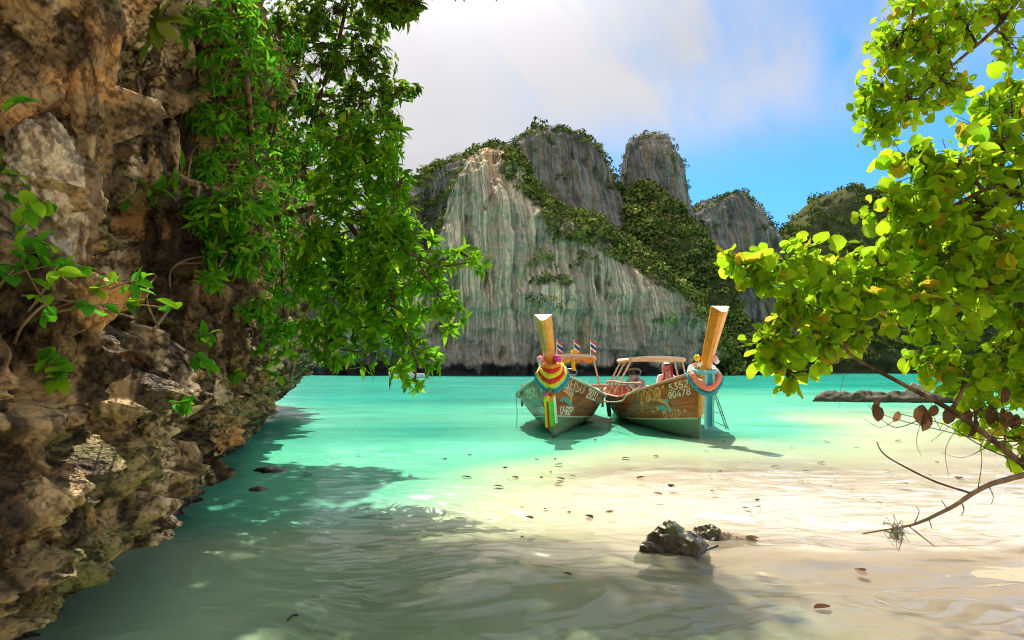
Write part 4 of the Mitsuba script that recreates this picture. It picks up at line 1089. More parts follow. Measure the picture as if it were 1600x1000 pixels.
def hull(key, B, hullm, railm, warm):
    t = np.concatenate([np.linspace(0, 0.06, 14)[:-1], np.linspace(0.06, 0.42, 30)[:-1], np.linspace(0.42, 1, 20)])
    f = np.linspace(0, 1, 9)
    TT, FF = np.meshgrid(t, f, indexing='ij')
    sides = []
    for s in (-1, 1):
        o = B.side(TT, FF, s)
        i = B.side(TT, FF, s) * [1, 1, 1] - np.array([s * 0.035, 0, 0])
        i[..., 0] = s * np.maximum(s * i[..., 0], 0.0)
        fo = grid_faces(len(t), 9)
        sides += [tm(o.reshape(-1, 3), fo if s > 0 else fo[:, ::-1]), tm(i.reshape(-1, 3), fo[:, ::-1] if s > 0 else fo)]
    tr = np.vstack([B.side(np.ones(9), f, -1), B.side(np.ones(9), f, 1)[::-1]])
    sides.append(tm(np.vstack([tr, tr.mean(0)]), [(i, (i + 1) % 18, 18) for i in range(18)]))
    put('topsides', B.m(cat(sides)), hullm, key, smooth=30)
    bot = []
    d, bs, bk, zs, zk = B.dims(t)
    for s in (-1, 1):
        kn = np.stack([s * (bk + 0.012), d - 0.085, zk], 1)
        mid = np.stack([s * bk * 0.62, d - 0.04, 0.30 * zk - 0.06], 1)
        ke = np.stack([0 * d, d + 0.02, -0.20 - 0 * d], 1)
        g = np.stack([kn, mid, ke], 1)
        fo = grid_faces(len(t), 3)
        bot.append(tm(g.reshape(-1, 3), fo if s < 0 else fo[:, ::-1]))
    put('bottom', B.m(cat(bot)), 'm_green_bottom', key, smooth=20)
    for s in (-1, 1):
        c = B.side(t, np.ones_like(t), s) + np.array([s * 0.02, 0, 0.012])
        put('rub_rail', B.m(tube(c, 0.042, 8, flat=(1.0, 0.75))), railm, key, smooth=True)
        c = B.side(t, np.zeros_like(t), s) + np.array([s * 0.016, 0, 0.02])
        put('stripe', B.m(tube(c, 0.022, 6)), 'm_stripe', key, smooth=True)
        for ff in (0.34, 0.67):
            c = B.side(t, np.full_like(t, ff), s) + np.array([s * 0.001, 0, 0])
            put('seam', B.m(tube(c, 0.005, 4)), 'm_black', key, smooth=True)
    # foredeck and floor
    dk = []
    for t0, t1, fz in ((0.02, 0.22, 0.86), (0.22, 0.97, 0.30)):
        tk = np.linspace(t0, t1, 14)
        a, b = B.side(tk, np.full(14, fz), -1) * [0.97, 1, 1], B.side(tk, np.full(14, fz), 1) * [0.97, 1, 1]
        dk.append(tm(np.stack([a, b], 1).reshape(-1, 3), grid_faces(14, 2)))
    put('deck', B.m(cat(dk)), 'm_deck', key)
    for tt in (0.26, 0.40, 0.56):
        a, b = B.side(tt, 0.72, -1), B.side(tt, 0.72, 1)
        put('thwart', B.m(box(b[0] - a[0] - 0.06, 0.24, 0.035, (a + b) / 2, 0.006)), 'm_deck', key)
    # stem and the tall prow post
    fs = np.linspace(-0.55, 1.04, 14)
    st = np.stack([0 * fs, -0.10 - 0.30 * np.clip(fs, 0, 2) + 0.16 * np.clip(-fs, 0, 1), 0.48 + 1.12 * fs], 1)
    put('stem', B.m(tube(st[5:], 0.052, 8, flat=(1.15, 1))), 'm_prow', key, smooth=30)
    put('cutwater', B.m(tube(st[:6], 0.034, 6)), 'm_green_bottom', key, smooth=True)


def prow(key, B, lean_x, top_z, wtop):
    """The five-sided post: narrow at the rail, broad at its slanting top."""
    zz = np.linspace(1.36, top_z, 12)
    rings = []
    for k, z in enumerate(zz):
        u = k / 11
        w = 0.105 + (wtop / 2 - 0.105) * u ** 0.9
        dp = 0.10 + 0.10 * u
        cx, cy = lean_x * u, -0.44 - 0.34 * u - 0.20 * u * u
        ring = np.array([[-0.25 * w, -dp, 0], [0.25 * w, -dp, 0], [w, 0.1 * dp, 0], [w * 0.8, dp, 0], [-w * 0.8, dp, 0], [-w, 0.1 * dp, 0]]) + [cx, cy, z]
        if k == 11:
            ring[:, 2] += np.array([-0.115, -0.115, 0.03, 0.05, 0.05, 0.03])
        rings.append(ring)
    v = np.vstack(rings)
    f = grid_faces(12, 6, True)
    put('prow', B.m(tm(v, f)), 'm_prow', key, smooth=20)
    e = rings[-1]
    c = e.mean(0)
    top = tm(np.vstack([e + (e - c) * 0.02 + [0, 0, 0.006], [c + [0, 0, 0.012]]]), [(i, (i + 1) % 6, 6) for i in range(6)])
    put('prow_end', B.m(top), 'm_prow_end', key)


def canopy(key, B, y0, y1, z, w, x0=0.0):
    tilt = 0.0
    sh = lambda m: tm(np.asarray(m.vertices) + [x0, 0, 0], m.faces)
    n = 9
    xs = np.linspace(-w, w, n)
    ys = np.linspace(y0, y1, 6)
    XX, YY = np.meshgrid(xs, ys, indexing='ij')
    Z = z + 0.05 * (1 - (XX / w) ** 2) + tilt * XX
    a = np.stack([XX, YY, Z], -1).reshape(-1, 3)
    up = tm(a + [0, 0, 0.06], grid_faces(n, 6)); lo = tm(a - [0, 0, 0.05], grid_faces(n, 6)[:, ::-1])
    rim = [tube(np.stack([np.full(6, x), ys, np.full(6, z + tilt * x)], 1), 0.07, 6) for x in (-w, w)] + [tube(np.stack([xs, np.full(n, y), z + 0.05 * (1 - (xs / w) ** 2) + tilt * xs], 1), 0.085, 6) for y in (y0, y1)]
    put('canopy', B.m(sh(cat([up, lo] + rim))), 'm_canopy', key, smooth=30)
    for sx in (-1, 1):
        for y in (y0 + 0.1, (y0 + y1) / 2, y1 - 0.1):
            foot = B.side((y + 0.1) / LEN, 0.9, sx)
            put('post', B.m(tube([foot, [x0 + sx * (w - 0.05), y, z]], 0.03, 6)), 'm_canopy', key, smooth=True)


def engine(key, B, y, x=0.0, z=1.0):
    o = np.array([x, y, z])
    put('engine', B.m(cat([box(0.42, 0.6, 0.34, o, 0.04), box(0.30, 0.34, 0.16, o + [0, 0, 0.24], 0.03), tube([o + [0.12, -0.33, 0.05], o + [0.12, -0.42, 0.05]], 0.14, 16), tube([o + [-0.14, -0.3, 0.16], o + [-0.14, -0.34, 0.16]], 0.10, 14)])), 'm_metal', key, smooth=30)
    put('exhaust', B.m(tube(curve([o + [0.16, 0.05, 0.25], o + [0.2, 0.0, 0.42], o + [0.05, -0.05, 0.5], o + [-0.25, -0.05, 0.46]], 14), 0.035, 8)), 'm_metal', key, smooth=True)
    put('hose', B.m(tube(curve([o + [-0.2, -0.3, 0.0], o + [-0.1, -0.45, -0.15], o + [0.15, -0.42, -0.2], o + [0.28, -0.3, 0.0]], 16), 0.028, 8)), 'm_white_paint', key, smooth=True)
    put('air_filter', B.m(tube([o + [-0.05, 0.1, 0.32], o + [-0.05, 0.1, 0.48]], 0.09, 14)), 'm_black', key, smooth=30)
    put('tiller', B.m(tube([o + [0, -0.3, 0.1], o + [-0.15, -1.1, 0.28]], 0.022, 6)), 'm_metal', key, smooth=True)
    put('tail_shaft', B.m(tube([o + [0, 0.3, 0], o + [0.1, 3.6, -0.9]], 0.03, 6)), 'm_metal', key, smooth=True)


EMBLEM_A = [blade([(0.05, 0.62), (0.32, 0.60), (0.62, 0.46), (0.85, 0.16)], 0.085)]
EMBLEM_B = [blade([(-0.08, 0.20), (0.25, 0.34), (0.55, 0.24), (0.92, 0.14)], 0.10)]
EMBLEM_C = [[(0.70 + 0.11 * math.cos(a), 0.56 + 0.11 * math.sin(a)) for a in np.linspace(0, 6.28, 18)[:-1]]]

# -- the left boat
BL = Boat(1.02, 16.35, 7.5)
KL = thing('longtail_boat', 'brown wooden long-tail boat with yellow flower garland and three small flags on its roof', 'boat')
hull(KL, BL, 'm_hull_dull', 'm_rail_green', False)
prow(KL, BL, -0.17, 2.86, 0.40)
canopy(KL, BL, 4.6, 6.6, 2.0, 0.74, 0.22)
engine(KL, BL, 7.6, 0.1, 1.15)
for s, flip in ((1, False), (-1, True)):
    L = lambda name, poly, a0, f0, sc, m_, sl=0.0, lab=None: put(name, BL.m(Boat.paint(poly, a0, f0, s, sc, flip, sl)), m_, KL, label=lab)
    if s > 0:
        L('lettering', glyphs(THAI), 0.62, 0.60, 0.46, 'm_white_paint', 0, 'large white Thai word')
        L('lettering', meshkit.text_mesh('2011', 0.25, 0.03, True), 1.55, 0.66, 1.0, 'm_white_paint', 0, 'large white number on the left boat')
        L('lettering', meshkit.text_mesh('5352', 0.10, 0.02), 0.28, 0.80, 1.0, 'm_white_paint'); L('lettering', meshkit.text_mesh('00485', 0.10, 0.02), 0.27, 0.69, 1.0, 'm_white_paint')
        L('lettering', meshkit.text_mesh('U·RIP', 0.20, 0.03, True), 0.32, 0.07, 1.0, 'm_white_paint', 0.0)
        e0 = 0.34
    else:
        for tx, a_, f_, h_ in (('2012', 1.75, 0.62, 0.22), ('5352', 0.62, 0.75, 0.08), ('00485', 0.64, 0.64, 0.08), ('U·RIP', 1.25, 0.10, 0.16)):
            L('lettering', meshkit.text_mesh(tx, h_, 0.03, True), a_, f_, 1.0, 'm_white_paint')
        e0 = 1.35
    for poly, m_ in ((EMBLEM_A, 'm_orange_paint'), (EMBLEM_B, 'm_teal_paint'), (EMBLEM_C, 'm_teal_paint')):
        L('emblem', flat(poly), e0, 0.24, 0.66, m_)
# bunting under the roof's edge
for xs in np.linspace(-0.52, 0.56, 4):
    c = curve([(xs, 4.52, 1.97), (xs + 0.2, 4.50, 1.86), (xs + 0.4, 4.52, 1.97)], 10)
    put('bunting', BL.m(flower_rope(c, 0.045, int(xs * 100) % 97, 14)), 'm_cloth_yellow' if xs < 0.2 else 'm_cloth_orange', KL, smooth=True)
put('bunting', BL.m(flower_rope([(0.30, 4.5, 1.88), (0.32, 4.5, 1.6)], 0.06, 7, 12)), 'm_cloth_yellow', KL, smooth=True)
a, b = BL.side(0.40, 0.98, -1), BL.side(0.40, 0.98, 1)
put('crossbeam', BL.m(box(b[0] - a[0] + 0.1, 0.12, 0.09, (a + b) / 2 + [0.1, 0, 0.32], 0.01)), 'm_rail_pink', KL)
for p in (a, b):
    put('beam_post', BL.m(tube([p * [0.97, 1, 1] - [0, 0, 0.3], p * [0.97, 1, 1] + [0, 0, 0.34]], 0.04, 6)), 'm_rail_pink', KL)
# flags standing on the roof
for i, x in enumerate((-0.22, 0.32, 0.84)):
    key = thing('flag', f'small striped flag on the boat roof, {("nearest the flower garland", "middle one with yellow flowers at its foot", "farthest from the garland")[i]}', 'flag', 'small flags on the boat roof')
    f0 = np.array([x, 4.7, 2.08])
    put('pole', BL.m(tube([f0, f0 + [0, 0, 0.5]], 0.012, 6)), 'm_white_paint', key, smooth=True)
    for k, m_ in enumerate(('red', 'white', 'blue', 'blue', 'white', 'red')):
        z0, z1 = 0.14 + 0.055 * k, 0.14 + 0.055 * (k + 1)
        u = np.linspace(0, 1, 6)
        g = np.stack([np.stack([0.015 + 0.16 * u, 0.03 * np.sin(5 * u + i), zz + 0 * u - 0.13 * u + 0.0 * zz], 1) for zz in (z0, z1)], 1)
        put('stripe', BL.m(tm((g + f0).reshape(-1, 3), grid_faces(6, 2))), f'm_cloth_{m_}', key)
    if i == 1:
        put('flower_bunch', BL.m(cat([blossom(f0 + [dx, -0.04, 0.04 + dz], 0.05, j) for j, (dx, dz) in enumerate(((0, 0), (0.06, 0.05), (-0.05, 0.06), (0.01, 0.1)))])), 'm_cloth_yellow', key, smooth=True)

# the yellow and red garland with its ribbons
key = thing('garland', 'big yellow and red flower garland with yellow and green ribbons hung round the prow', 'garland')


def loop(B, w, z0, dz, yf, m_, r, seed, k, lab=None):
    pts = [(-w * 0.75, -0.30, z0 + 0.06), (-w, yf + 0.1, z0 - dz * 0.35), (-w * 0.55, yf, z0 - dz * 0.8), (0, yf - 0.05, z0 - dz), (w * 0.55, yf, z0 - dz * 0.8), (w, yf + 0.1, z0 - dz * 0.35), (w * 0.75, -0.30, z0 + 0.06), (0, -0.22, z0 + 0.10), (-w * 0.75, -0.30, z0 + 0.06)]
    put('strand', B.m(flower_rope(pts, r, seed, 90)), m_, k, smooth=True, label=lab)


loop(BL, 0.36, 1.60, 0.50, -0.66, 'm_cloth_teal', 0.06, 1, key)
loop(BL, 0.31, 1.64, 0.44, -0.74, 'm_cloth_aqua', 0.05, 2, key)
loop(BL, 0.285, 1.66, 0.40, -0.80, 'm_cloth_yellow', 0.065, 3, key)
loop(BL, 0.24, 1.67, 0.32, -0.86, 'm_cloth_red', 0.065, 4, key)
loop(BL, 0.20, 1.69, 0.22, -0.90, 'm_cloth_yellow', 0.065, 5, key)
loop(BL, 0.17, 1.71, 0.13, -0.92, 'm_cloth_red', 0.05, 6, key)
loop(BL, 0.15, 1.75, 0.07, -0.92, 'm_cloth_orange', 0.05, 7, key)
for j, (x, z, m_, r) in enumerate(((-0.22, 1.86, 'pink', 0.09), (-0.21, 1.76, 'white', 0.06), (0.19, 1.87, 'magenta', 0.10), (0.16, 1.72, 'leafgreen', 0.06), (0.0, 1.13, 'leafgreen', 0.07), (-0.06, 1.05, 'magenta', 0.06), (0.05, 1.05, 'red', 0.05), (-0.04, 0.96, 'yellow', 0.08), (0.05, 0.94, 'orange', 0.06))):
    put('blossom', BL.m(blossom(np.array([x - 0.05, -0.62 if z > 1.6 else -0.88, z]), r, j + 3)), f'm_cloth_{m_}', key, smooth=True)
for j, (x, w, z1, m_) in enumerate(((-0.10, 0.11, 0.26, 'yellow'), (0.015, 0.13, 0.30, 'lime'), (0.105, 0.055, 0.36, 'white'), (-0.07, 0.04, 0.22, 'red'))):
    put('ribbon', BL.m(ribbon([(x - 0.03, -0.80 - 0.01 * j, 1.02), (x - 0.02, -0.66 - 0.01 * j, 0.7), (x, -0.56 - 0.01 * j, z1)], w, (1, 0, 0), 0.015, j)), f'm_cloth_{m_}', key)

# -- the right boat
BR = Boat(4.32, 15.55, -1.0)
KR = thing('longtail_boat', 'varnished orange-brown long-tail boat numbered 5352 00478 with red-scarfed person aboard', 'boat')
hull(KR, BR, 'm_hull_warm', 'm_rail_pink', True)
prow(KR, BR, 0.26, 2.98, 0.40)
canopy(KR, BR, 4.7, 6.7, 1.92, 0.82, 0.18)
engine(KR, BR, 5.6, -0.35, 1.15)
L = lambda name, poly, a0, f0, sc, m_, sl=0.0, lab=None: put(name, BR.m(Boat.paint(poly, a0, f0, -1, sc, True, sl)), m_, KR, label=lab)
L('lettering', meshkit.text_mesh('5352', 0.17, 0.03), 0.92, 0.74, 1.0, 'm_white_paint', 0, 'white number 5352')
L('lettering', meshkit.text_mesh('00478', 0.16, 0.03), 0.98, 0.55, 1.0, 'm_white_paint', 0, 'white number 00478')
L('lettering', meshkit.text_mesh('2009', 0.29, 0.03, True), 2.2, 0.60, 1.0, 'm_orange_paint', 0, 'orange number 2009')
L('lettering', meshkit.text_mesh('U·RIP', 0.21, 0.03, True), 1.42, 0.03, 1.0, 'm_orange_paint', 0.0)
L('lettering', glyphs(THAI), 2.75, 0.44, 0.36, 'm_teal_paint', 0, 'faded teal Thai word')
for poly, m_ in ((EMBLEM_A, 'm_orange_paint'), (EMBLEM_B, 'm_teal_paint'), (EMBLEM_C, 'm_teal_paint')):
    L('emblem', flat(poly), 1.50, 0.13, 0.62, m_)
g = np.random.default_rng(8)
for j in range(14):
    a_, f_ = g.uniform(0.35, 2.6), g.uniform(0.2, 0.9)
    L('flaked_paint', flat([[(0.06 * g.uniform(0.5, 1) * math.cos(q), 0.06 * g.uniform(0.5, 1) * math.sin(q)) for q in np.linspace(0, 6.28, 9)[:-1]]]), a_, f_, 1.0, 'm_orange_paint')
# side rail on the far port quarter
rl = [BR.side(tt, 1.0, -1) + [0, 0, hh] for tt, hh in ((0.20, 0.18), (0.32, 0.36), (0.45, 0.44), (0.60, 0.40))]
put('side_rail', BR.m(tube(curve(rl, 24), 0.035, 6)), 'm_rail_pink', KR, smooth=True)
for tt in (0.34, 0.40, 0.46, 0.52, 0.58):
    p = BR.side(tt, 1.0, -1)
    put('rail_post', BR.m(tube([p, p + [0, 0, 0.42]], 0.02, 6)), 'm_rail_pink', KR, smooth=True)
# boarding ladder on the other side
fx = lambda a_: BR.side(0.26, 1.0, 1) + np.array(a_)
for dx in (0.0, 0.17):
    put('ladder_rail', BR.m(tube(curve([fx((-0.02, dx, 0.02)), fx((0.10, dx, -0.25)), fx((0.30, dx - 0.1, -0.95))], 10), 0.012, 6)), 'm_steel_dark', KR, smooth=True)
for k in range(4):
    q = 0.2 + 0.24 * k
    put('ladder_rung', BR.m(tube([fx((0.06 + 0.26 * q, 0.0 - 0.08 * q, -0.1 - 0.85 * q)), fx((0.06 + 0.26 * q, 0.17 - 0.08 * q, -0.1 - 0.85 * q))], 0.01, 5)), 'm_steel_dark', KR, smooth=True)
for z_ in (-0.55, -0.85):
    put('ladder_brace', BR.m(tube([fx((0.20 - 0.1 * z_ - 0.05, 0, z_)), BR.side(0.2, 0.35 if z_ > -0.7 else 0.1, 1)], 0.009, 5)), 'm_steel_dark', KR, smooth=True)

key = thing('garland', 'teal and coral looped garland with pale blue ribbons round the right boat prow', 'garland')
loop(BR, 0.35, 1.60, 0.52, -0.70, 'm_cloth_teal', 0.055, 11, key)
loop(BR, 0.29, 1.62, 0.42, -0.76, 'm_cloth_coral', 0.06, 12, key)
loop(BR, 0.33, 1.64, 0.30, -0.60, 'm_cloth_white', 0.035, 13, key)
loop(BR, 0.25, 1.60, 0.06, -0.66, 'm_cloth_aqua', 0.055, 14, key)
for j, (x, z, m_, r) in enumerate(((-0.20, 1.88, 'yellow', 0.08), (0.20, 1.86, 'pink', 0.08), (0.24, 1.80, 'white', 0.06), (-0.16, 1.74, 'white', 0.06))):
    put('blossom', BR.m(blossom(np.array([x + 0.03, -0.58, z]), r, j + 31)), f'm_cloth_{m_}', key, smooth=True)
for j, (x, w, z1, m_) in enumerate(((-0.03, 0.08, 0.30, 'aqua'), (0.05, 0.11, 0.36, 'teal'), (0.12, 0.05, 0.34, 'aqua'))):
    put('ribbon', BR.m(ribbon([(x, -0.78 - 0.01 * j, 1.52), (x + 0.02, -0.74 - 0.01 * j, 1.2), (x + 0.02, -0.64 - 0.01 * j, 0.8), (x + 0.04, -0.55 - 0.01 * j, z1)], w, (1, 0, 0), 0.015, j)), f'm_cloth_{m_}', key)

# -- ropes and fenders
pa, pb = BL.w(BL.side(0.30, 1.02, 1) + [0.05, 0, 0.03]), BR.w(BR.side(0.20, 1.03, -1) + [-0.03, 0, 0.05])
pm = (pa * 0.62 + pb * 0.38)
pk = BL.w(BL.side(0.275, 0.72, 1) + [0.04, 0, 0])
key = thing('mooring_rope', 'tan rope sagging between the two boats with a knot on the left one', 'rope')
put('line', tube(curve([pa, pk, pm * [1, 1, 0] + [0, -0.4, 0.78], pb - [0.35, 0.1, 0.2], pb], 50), 0.022, 7), 'm_rope', key, smooth=True)
kn = curve([pk + 0.07 * np.array([math.cos(q * 5), math.sin(q * 3) * 0.7, math.sin(q * 4)]) for q in np.linspace(0, 6.28, 22)], 70)
put('knot', tube(kn, 0.022, 6), 'm_rope', key, smooth=True)
p0 = BL.side(0.24, 1.0, -1)
key = thing('hanging_rope', 'thin rope dangling into the water from the outer rail of the left boat', 'rope')
put('line', BL.m(tube(curve([p0 + [0, 0, 0.06], p0 + [-0.10, -0.05, -0.1], p0 + [-0.06, -0.1, -0.6], p0 + [-0.10, -0.12, -1.06]], 24), 0.009, 5)), 'm_rope', key, smooth=True)
put('coil', BL.m(tube(curve([p0 + [-0.03 + 0.05 * math.cos(q), 0.04 * math.sin(q * 1.3), -0.08 + 0.09 * math.sin(q)] for q in np.linspace(0, 15, 26)], 80), 0.018, 6)), 'm_rope', key, smooth=True)
for i, tt in enumerate((0.325, 0.345)):
    p = BL.side(tt, 1.0, 1) + [0.09, 0, 0.02]
    key = thing('fender', ('black tube fender between the boats, on the side of the left boat', 'black tube fender between the boats, on the side of the right boat')[i], 'fender', 'fenders between the boats')
    put('tube', BL.m(tube([p - [0, 0, 0.05], p + [0.03, 0.02, -0.16], p + [0.08, 0.03, -0.58], p + [0.085, 0.03, -0.62]], [0.02, 0.055, 0.055, 0.02], 10)), 'm_black', key, smooth=30)
    put('cord', BL.m(tube([p - [0, 0, 0.05], p + [-0.07, 0, 0.06]], 0.008, 5)), 'm_white_paint', key, smooth=True)

# ---------------------------------------------------------------- the person in the right boat
mat('m_skin', base_color=rgb(0.42, 0.24, 0.15), roughness=0.55)
mat('m_shirt', base_color=rgb(0.72, 0.68, 0.66), roughness=0.85)
mat('m_scarf_red', base_color=rgb(0.62, 0.012, 0.02), roughness=0.8, sheen=0.4)
mat('m_scarf_pink', base_color=rgb(0.72, 0.48, 0.47), roughness=0.8)
mat('m_trousers', base_color=rgb(0.05, 0.06, 0.09), roughness=0.85)


def ball(c, r, n=20):
    return m3.Manifold.sphere(r, n).translate([float(q) for q in c])


def bone(a, b, ra, rb):
    return m3.Manifold.batch_hull([ball(a, ra), ball(b, rb)])


def body(parts, step=0.02, it=8):
    u = m3.Manifold.batch_boolean(parts, m3.OpType.Add).refine_to_length(step)
    m = u.to_mesh()
    t = trimesh.Trimesh(m.vert_properties[:, :3], m.tri_verts)
    trimesh.smoothing.filter_taubin(t, 0.5, -0.53, it)
    return t


# joints in the boat's frame, sitting on the forward thwart and facing the bow (-y)
PX, PY, SEAT = -0.10, 2.55, 0.92
J = lambda x, y, z: np.array([PX + x, PY + y, SEAT + z])
hip, chest, neck, head = J(0, 0.05, 0.10), J(0, -0.02, 0.42), J(0, -0.05, 0.60), J(0, -0.09, 0.76)
shl, shr = J(-0.17, -0.02, 0.50), J(0.17, -0.02, 0.50)
ell, elr = J(-0.26, -0.14, 0.26), J(0.25, -0.16, 0.28)
hal, har = J(-0.075, -0.25, 0.56), J(0.10, -0.26, 0.46)
skin = [bone(neck - [0, 0, 0.05], head - [0, 0.0, 0.06], 0.055, 0.05), ball(head, 0.095), ball(head + [0, -0.02, -0.06], 0.07), ball(head + [0, -0.095, -0.015], 0.018), ball(head + [0, -0.085, -0.055], 0.022), ball(head + [-0.09, 0.01, 0], 0.02), ball(head + [0.09, 0.01, 0], 0.02),
        bone(chest, neck - [0, 0, 0.05], 0.10, 0.06)]
for e, h, sx in ((ell, hal, 1), (elr, har, -1)):
    skin.append(bone(e, h, 0.042, 0.030))
    d = (h - e) / np.linalg.norm(h - e)
    side = np.cross(d, [0, -1, 0]); side /= np.linalg.norm(side)
    palm = h + d * 0.05
    skin.append(m3.Manifold.batch_hull([ball(h + side * 0.02, 0.018), ball(h - side * 0.02, 0.018), ball(palm + side * 0.03, 0.015), ball(palm - side * 0.03, 0.015)]))
    for k, ln in enumerate((0.055, 0.065, 0.06, 0.045)):
        r0 = palm + side * (0.03 - 0.02 * k)
        k1 = r0 + d * ln * 0.6 + np.array([0, 0.006, 0]); k2 = k1 + d * ln * 0.35 + np.array([sx * 0.008, 0.02, 0])
        skin += [bone(r0, k1, 0.0095, 0.009), bone(k1, k2, 0.009, 0.008)]
    th = h + side * 0.035 * sx + d * 0.02
    skin += [bone(h + d * 0.01, th, 0.014, 0.011), bone(th, th + d * 0.04 + side * 0.012 * sx, 0.011, 0.009)]
KP = thing('person', 'person in white shirt and red headscarf sitting in the right boat, hands raised', 'person')
put('body', BR.m(body(skin, 0.012, 6)), 'm_skin', KP, smooth=True)
shirt = [m3.Manifold.batch_hull([ball(hip + [-0.10, 0, 0], 0.13), ball(hip + [0.10, 0, 0], 0.13), ball(chest + [-0.10, 0, 0], 0.125), ball(chest + [0.10, 0, 0], 0.125)]), m3.Manifold.batch_hull([ball(chest, 0.14), ball(shl, 0.075), ball(shr, 0.075), ball(neck - [0, 0, 0.06], 0.07)]),
         bone(shl, ell * 0.85 + shl * 0.15, 0.078, 0.06), bone(shr, elr * 0.85 + shr * 0.15, 0.078, 0.06)]
put('shirt', BR.m(body(shirt, 0.025, 8)), 'm_shirt', KP, smooth=True)
legs = []
for sx in (-1, 1):
    h0, kn, ft = hip + [sx * 0.10, -0.02, -0.02], J(sx * 0.14, -0.42, 0.06), J(sx * 0.14, -0.42, -0.34)
    legs += [bone(h0, kn, 0.10, 0.065), bone(kn, ft, 0.062, 0.045), bone(ft, ft + [0, -0.14, -0.03], 0.045, 0.03)]
put('trousers', BR.m(body(legs, 0.03, 6)), 'm_trousers', KP, smooth=True)
hood = m3.Manifold.batch_hull([ball(head + [0, 0.02, 0.02], 0.125), ball(head + [0, 0.03, -0.10], 0.12)]) - m3.Manifold.batch_hull([ball(head + [0, -0.14, 0.0], 0.085), ball(head + [0, -0.14, -0.10], 0.085)])
h_ = hood.refine_to_length(0.02).to_mesh()
put('headscarf', BR.m(trimesh.Trimesh(h_.vert_properties[:, :3], h_.tri_verts)), 'm_scarf_pink', KP, smooth=35)
for sx, z1, w in ((-1, 0.34, 0.07), (1, 0.22, 0.10)):
    c = [head + [sx * 0.085, -0.075, 0.07], head + [sx * 0.105, -0.115, -0.06], head + [sx * 0.10, -0.14, -0.2], J(sx * 0.12, -0.24, z1)]
    put('scarf_end', BR.m(tube(curve(c, 16), np.linspace(w * 0.45, w, 16), 10, flat=(1, 0.35))), 'm_scarf_red', KP, smooth=True)
put('headband', BR.m(tube(curve([head + [0.10 * math.sin(q), -0.02 - 0.10 * math.cos(q), 0.075] for q in np.linspace(-1.3, 1.3, 9)], 24), 0.022, 8)), 'm_black', KP, smooth=True)

# ---------------------------------------------------------------- the speedboat by the far cliff
mat('m_gelcoat', base_color=rgb(0.80, 0.80, 0.78), roughness=0.25)
mat('m_windscreen', base_color=rgb(0.06, 0.08, 0.10), roughness=0.1)
KS = thing('speedboat', 'small white speedboat far off below the purple-grey cliff', 'boat')
SB = Boat(*(at(607, 590, 140)[:2]), 82)
sec = []
for u in np.linspace(0, 1, 14):
    b = 1.15 * (1 - (1 - min(1, u / 0.55)) ** 2) + 0.02
    sec.append([[-b, u * 7.5, 1.05 + 0.35 * (1 - u) ** 2], [-b * 0.82, u * 7.5 + 0.1, 0.15], [0, u * 7.5 + 0.3, -0.4], [b * 0.82, u * 7.5 + 0.1, 0.15], [b, u * 7.5, 1.05 + 0.35 * (1 - u) ** 2], [0, u * 7.5, 1.1 + 0.3 * (1 - u) ** 2 - 0.25 * (u > 0.45)]])
sv = np.array(sec)
put('hull', SB.m(cat([tm(sv.reshape(-1, 3), grid_faces(14, 6, True)), tm(sv[-1], [(0, 1, 2), (0, 2, 3), (0, 3, 4), (0, 4, 5)])])), 'm_gelcoat', KS, smooth=35)
put('windscreen', SB.m(trimesh.convex.convex_hull(np.array([[-0.8, 3.2, 1.2], [0.8, 3.2, 1.2], [-0.7, 3.9, 1.75], [0.7, 3.9, 1.75], [-0.7, 4.0, 1.2], [0.7, 4.0, 1.2]]))), 'm_windscreen', KS)
put('seat', SB.m(cat([box(1.3, 0.5, 0.5, (0, 5.0, 1.15), 0.08), box(1.3, 0.18, 0.6, (0, 5.3, 1.5), 0.06)])), 'm_orange_paint', KS, smooth=30)
put('outboard', SB.m(cat([box(0.45, 0.5, 0.7, (0, 7.8, 1.25), 0.1), box(0.2, 0.25, 1.2, (0, 7.85, 0.5), 0.04)])), 'm_black', KS, smooth=30)

# ---------------------------------------------------------------- rocks, drifting leaves
def rock_color(p, n, uv):
    f = fbm(p.x * 7, p.y * 7, p.z * 7, 4)
    c = mix((0.035, 0.028, 0.014), (0.10, 0.078, 0.035), f)
    c = mix(c, (0.20, 0.17, 0.14), smoothstep(0.56, 0.7, fbm(p.x * 16, p.y * 16, p.z * 16, 3)) * 0.6)
    c = mix(c, (0.10, 0.11, 0.02), smoothstep(0.5, 0.65, fbm(p.x * 4 + 8, p.y * 4, p.z * 4, 3)) * 0.6)
    return mix(c, (0.03, 0.022, 0.022), smoothstep(0.07, 0.02, p.z) * 0.8)


scene['m_rock'] = {'type': 'twosided', 'bsdf': {'type': 'bumpmap', 'bump': proc(lambda p, n, uv: fbm(p.x * 26, p.y * 26, p.z * 26, 4), 2e-3), 'scale': 0.02, 'b': {'type': 'principled', 'base_color': proc(rock_color), 'roughness': 0.38, 'specular': 0.5}}}
mat('m_reef', base_color=proc(lambda p, n, uv: mix((0.022, 0.022, 0.011), (0.07, 0.06, 0.03), fbm(p.x * 3, p.y * 3, p.z * 5, 4))), roughness=0.8)
scene['m_pale_rock'] = {'type': 'twosided', 'bsdf': {'type': 'diffuse', 'reflectance': proc(lambda p, n, uv: mix((0.22, 0.17, 0.11), (0.48, 0.40, 0.31), fbm(p.x * 5, p.y * 5, p.z * 7, 4)))}}


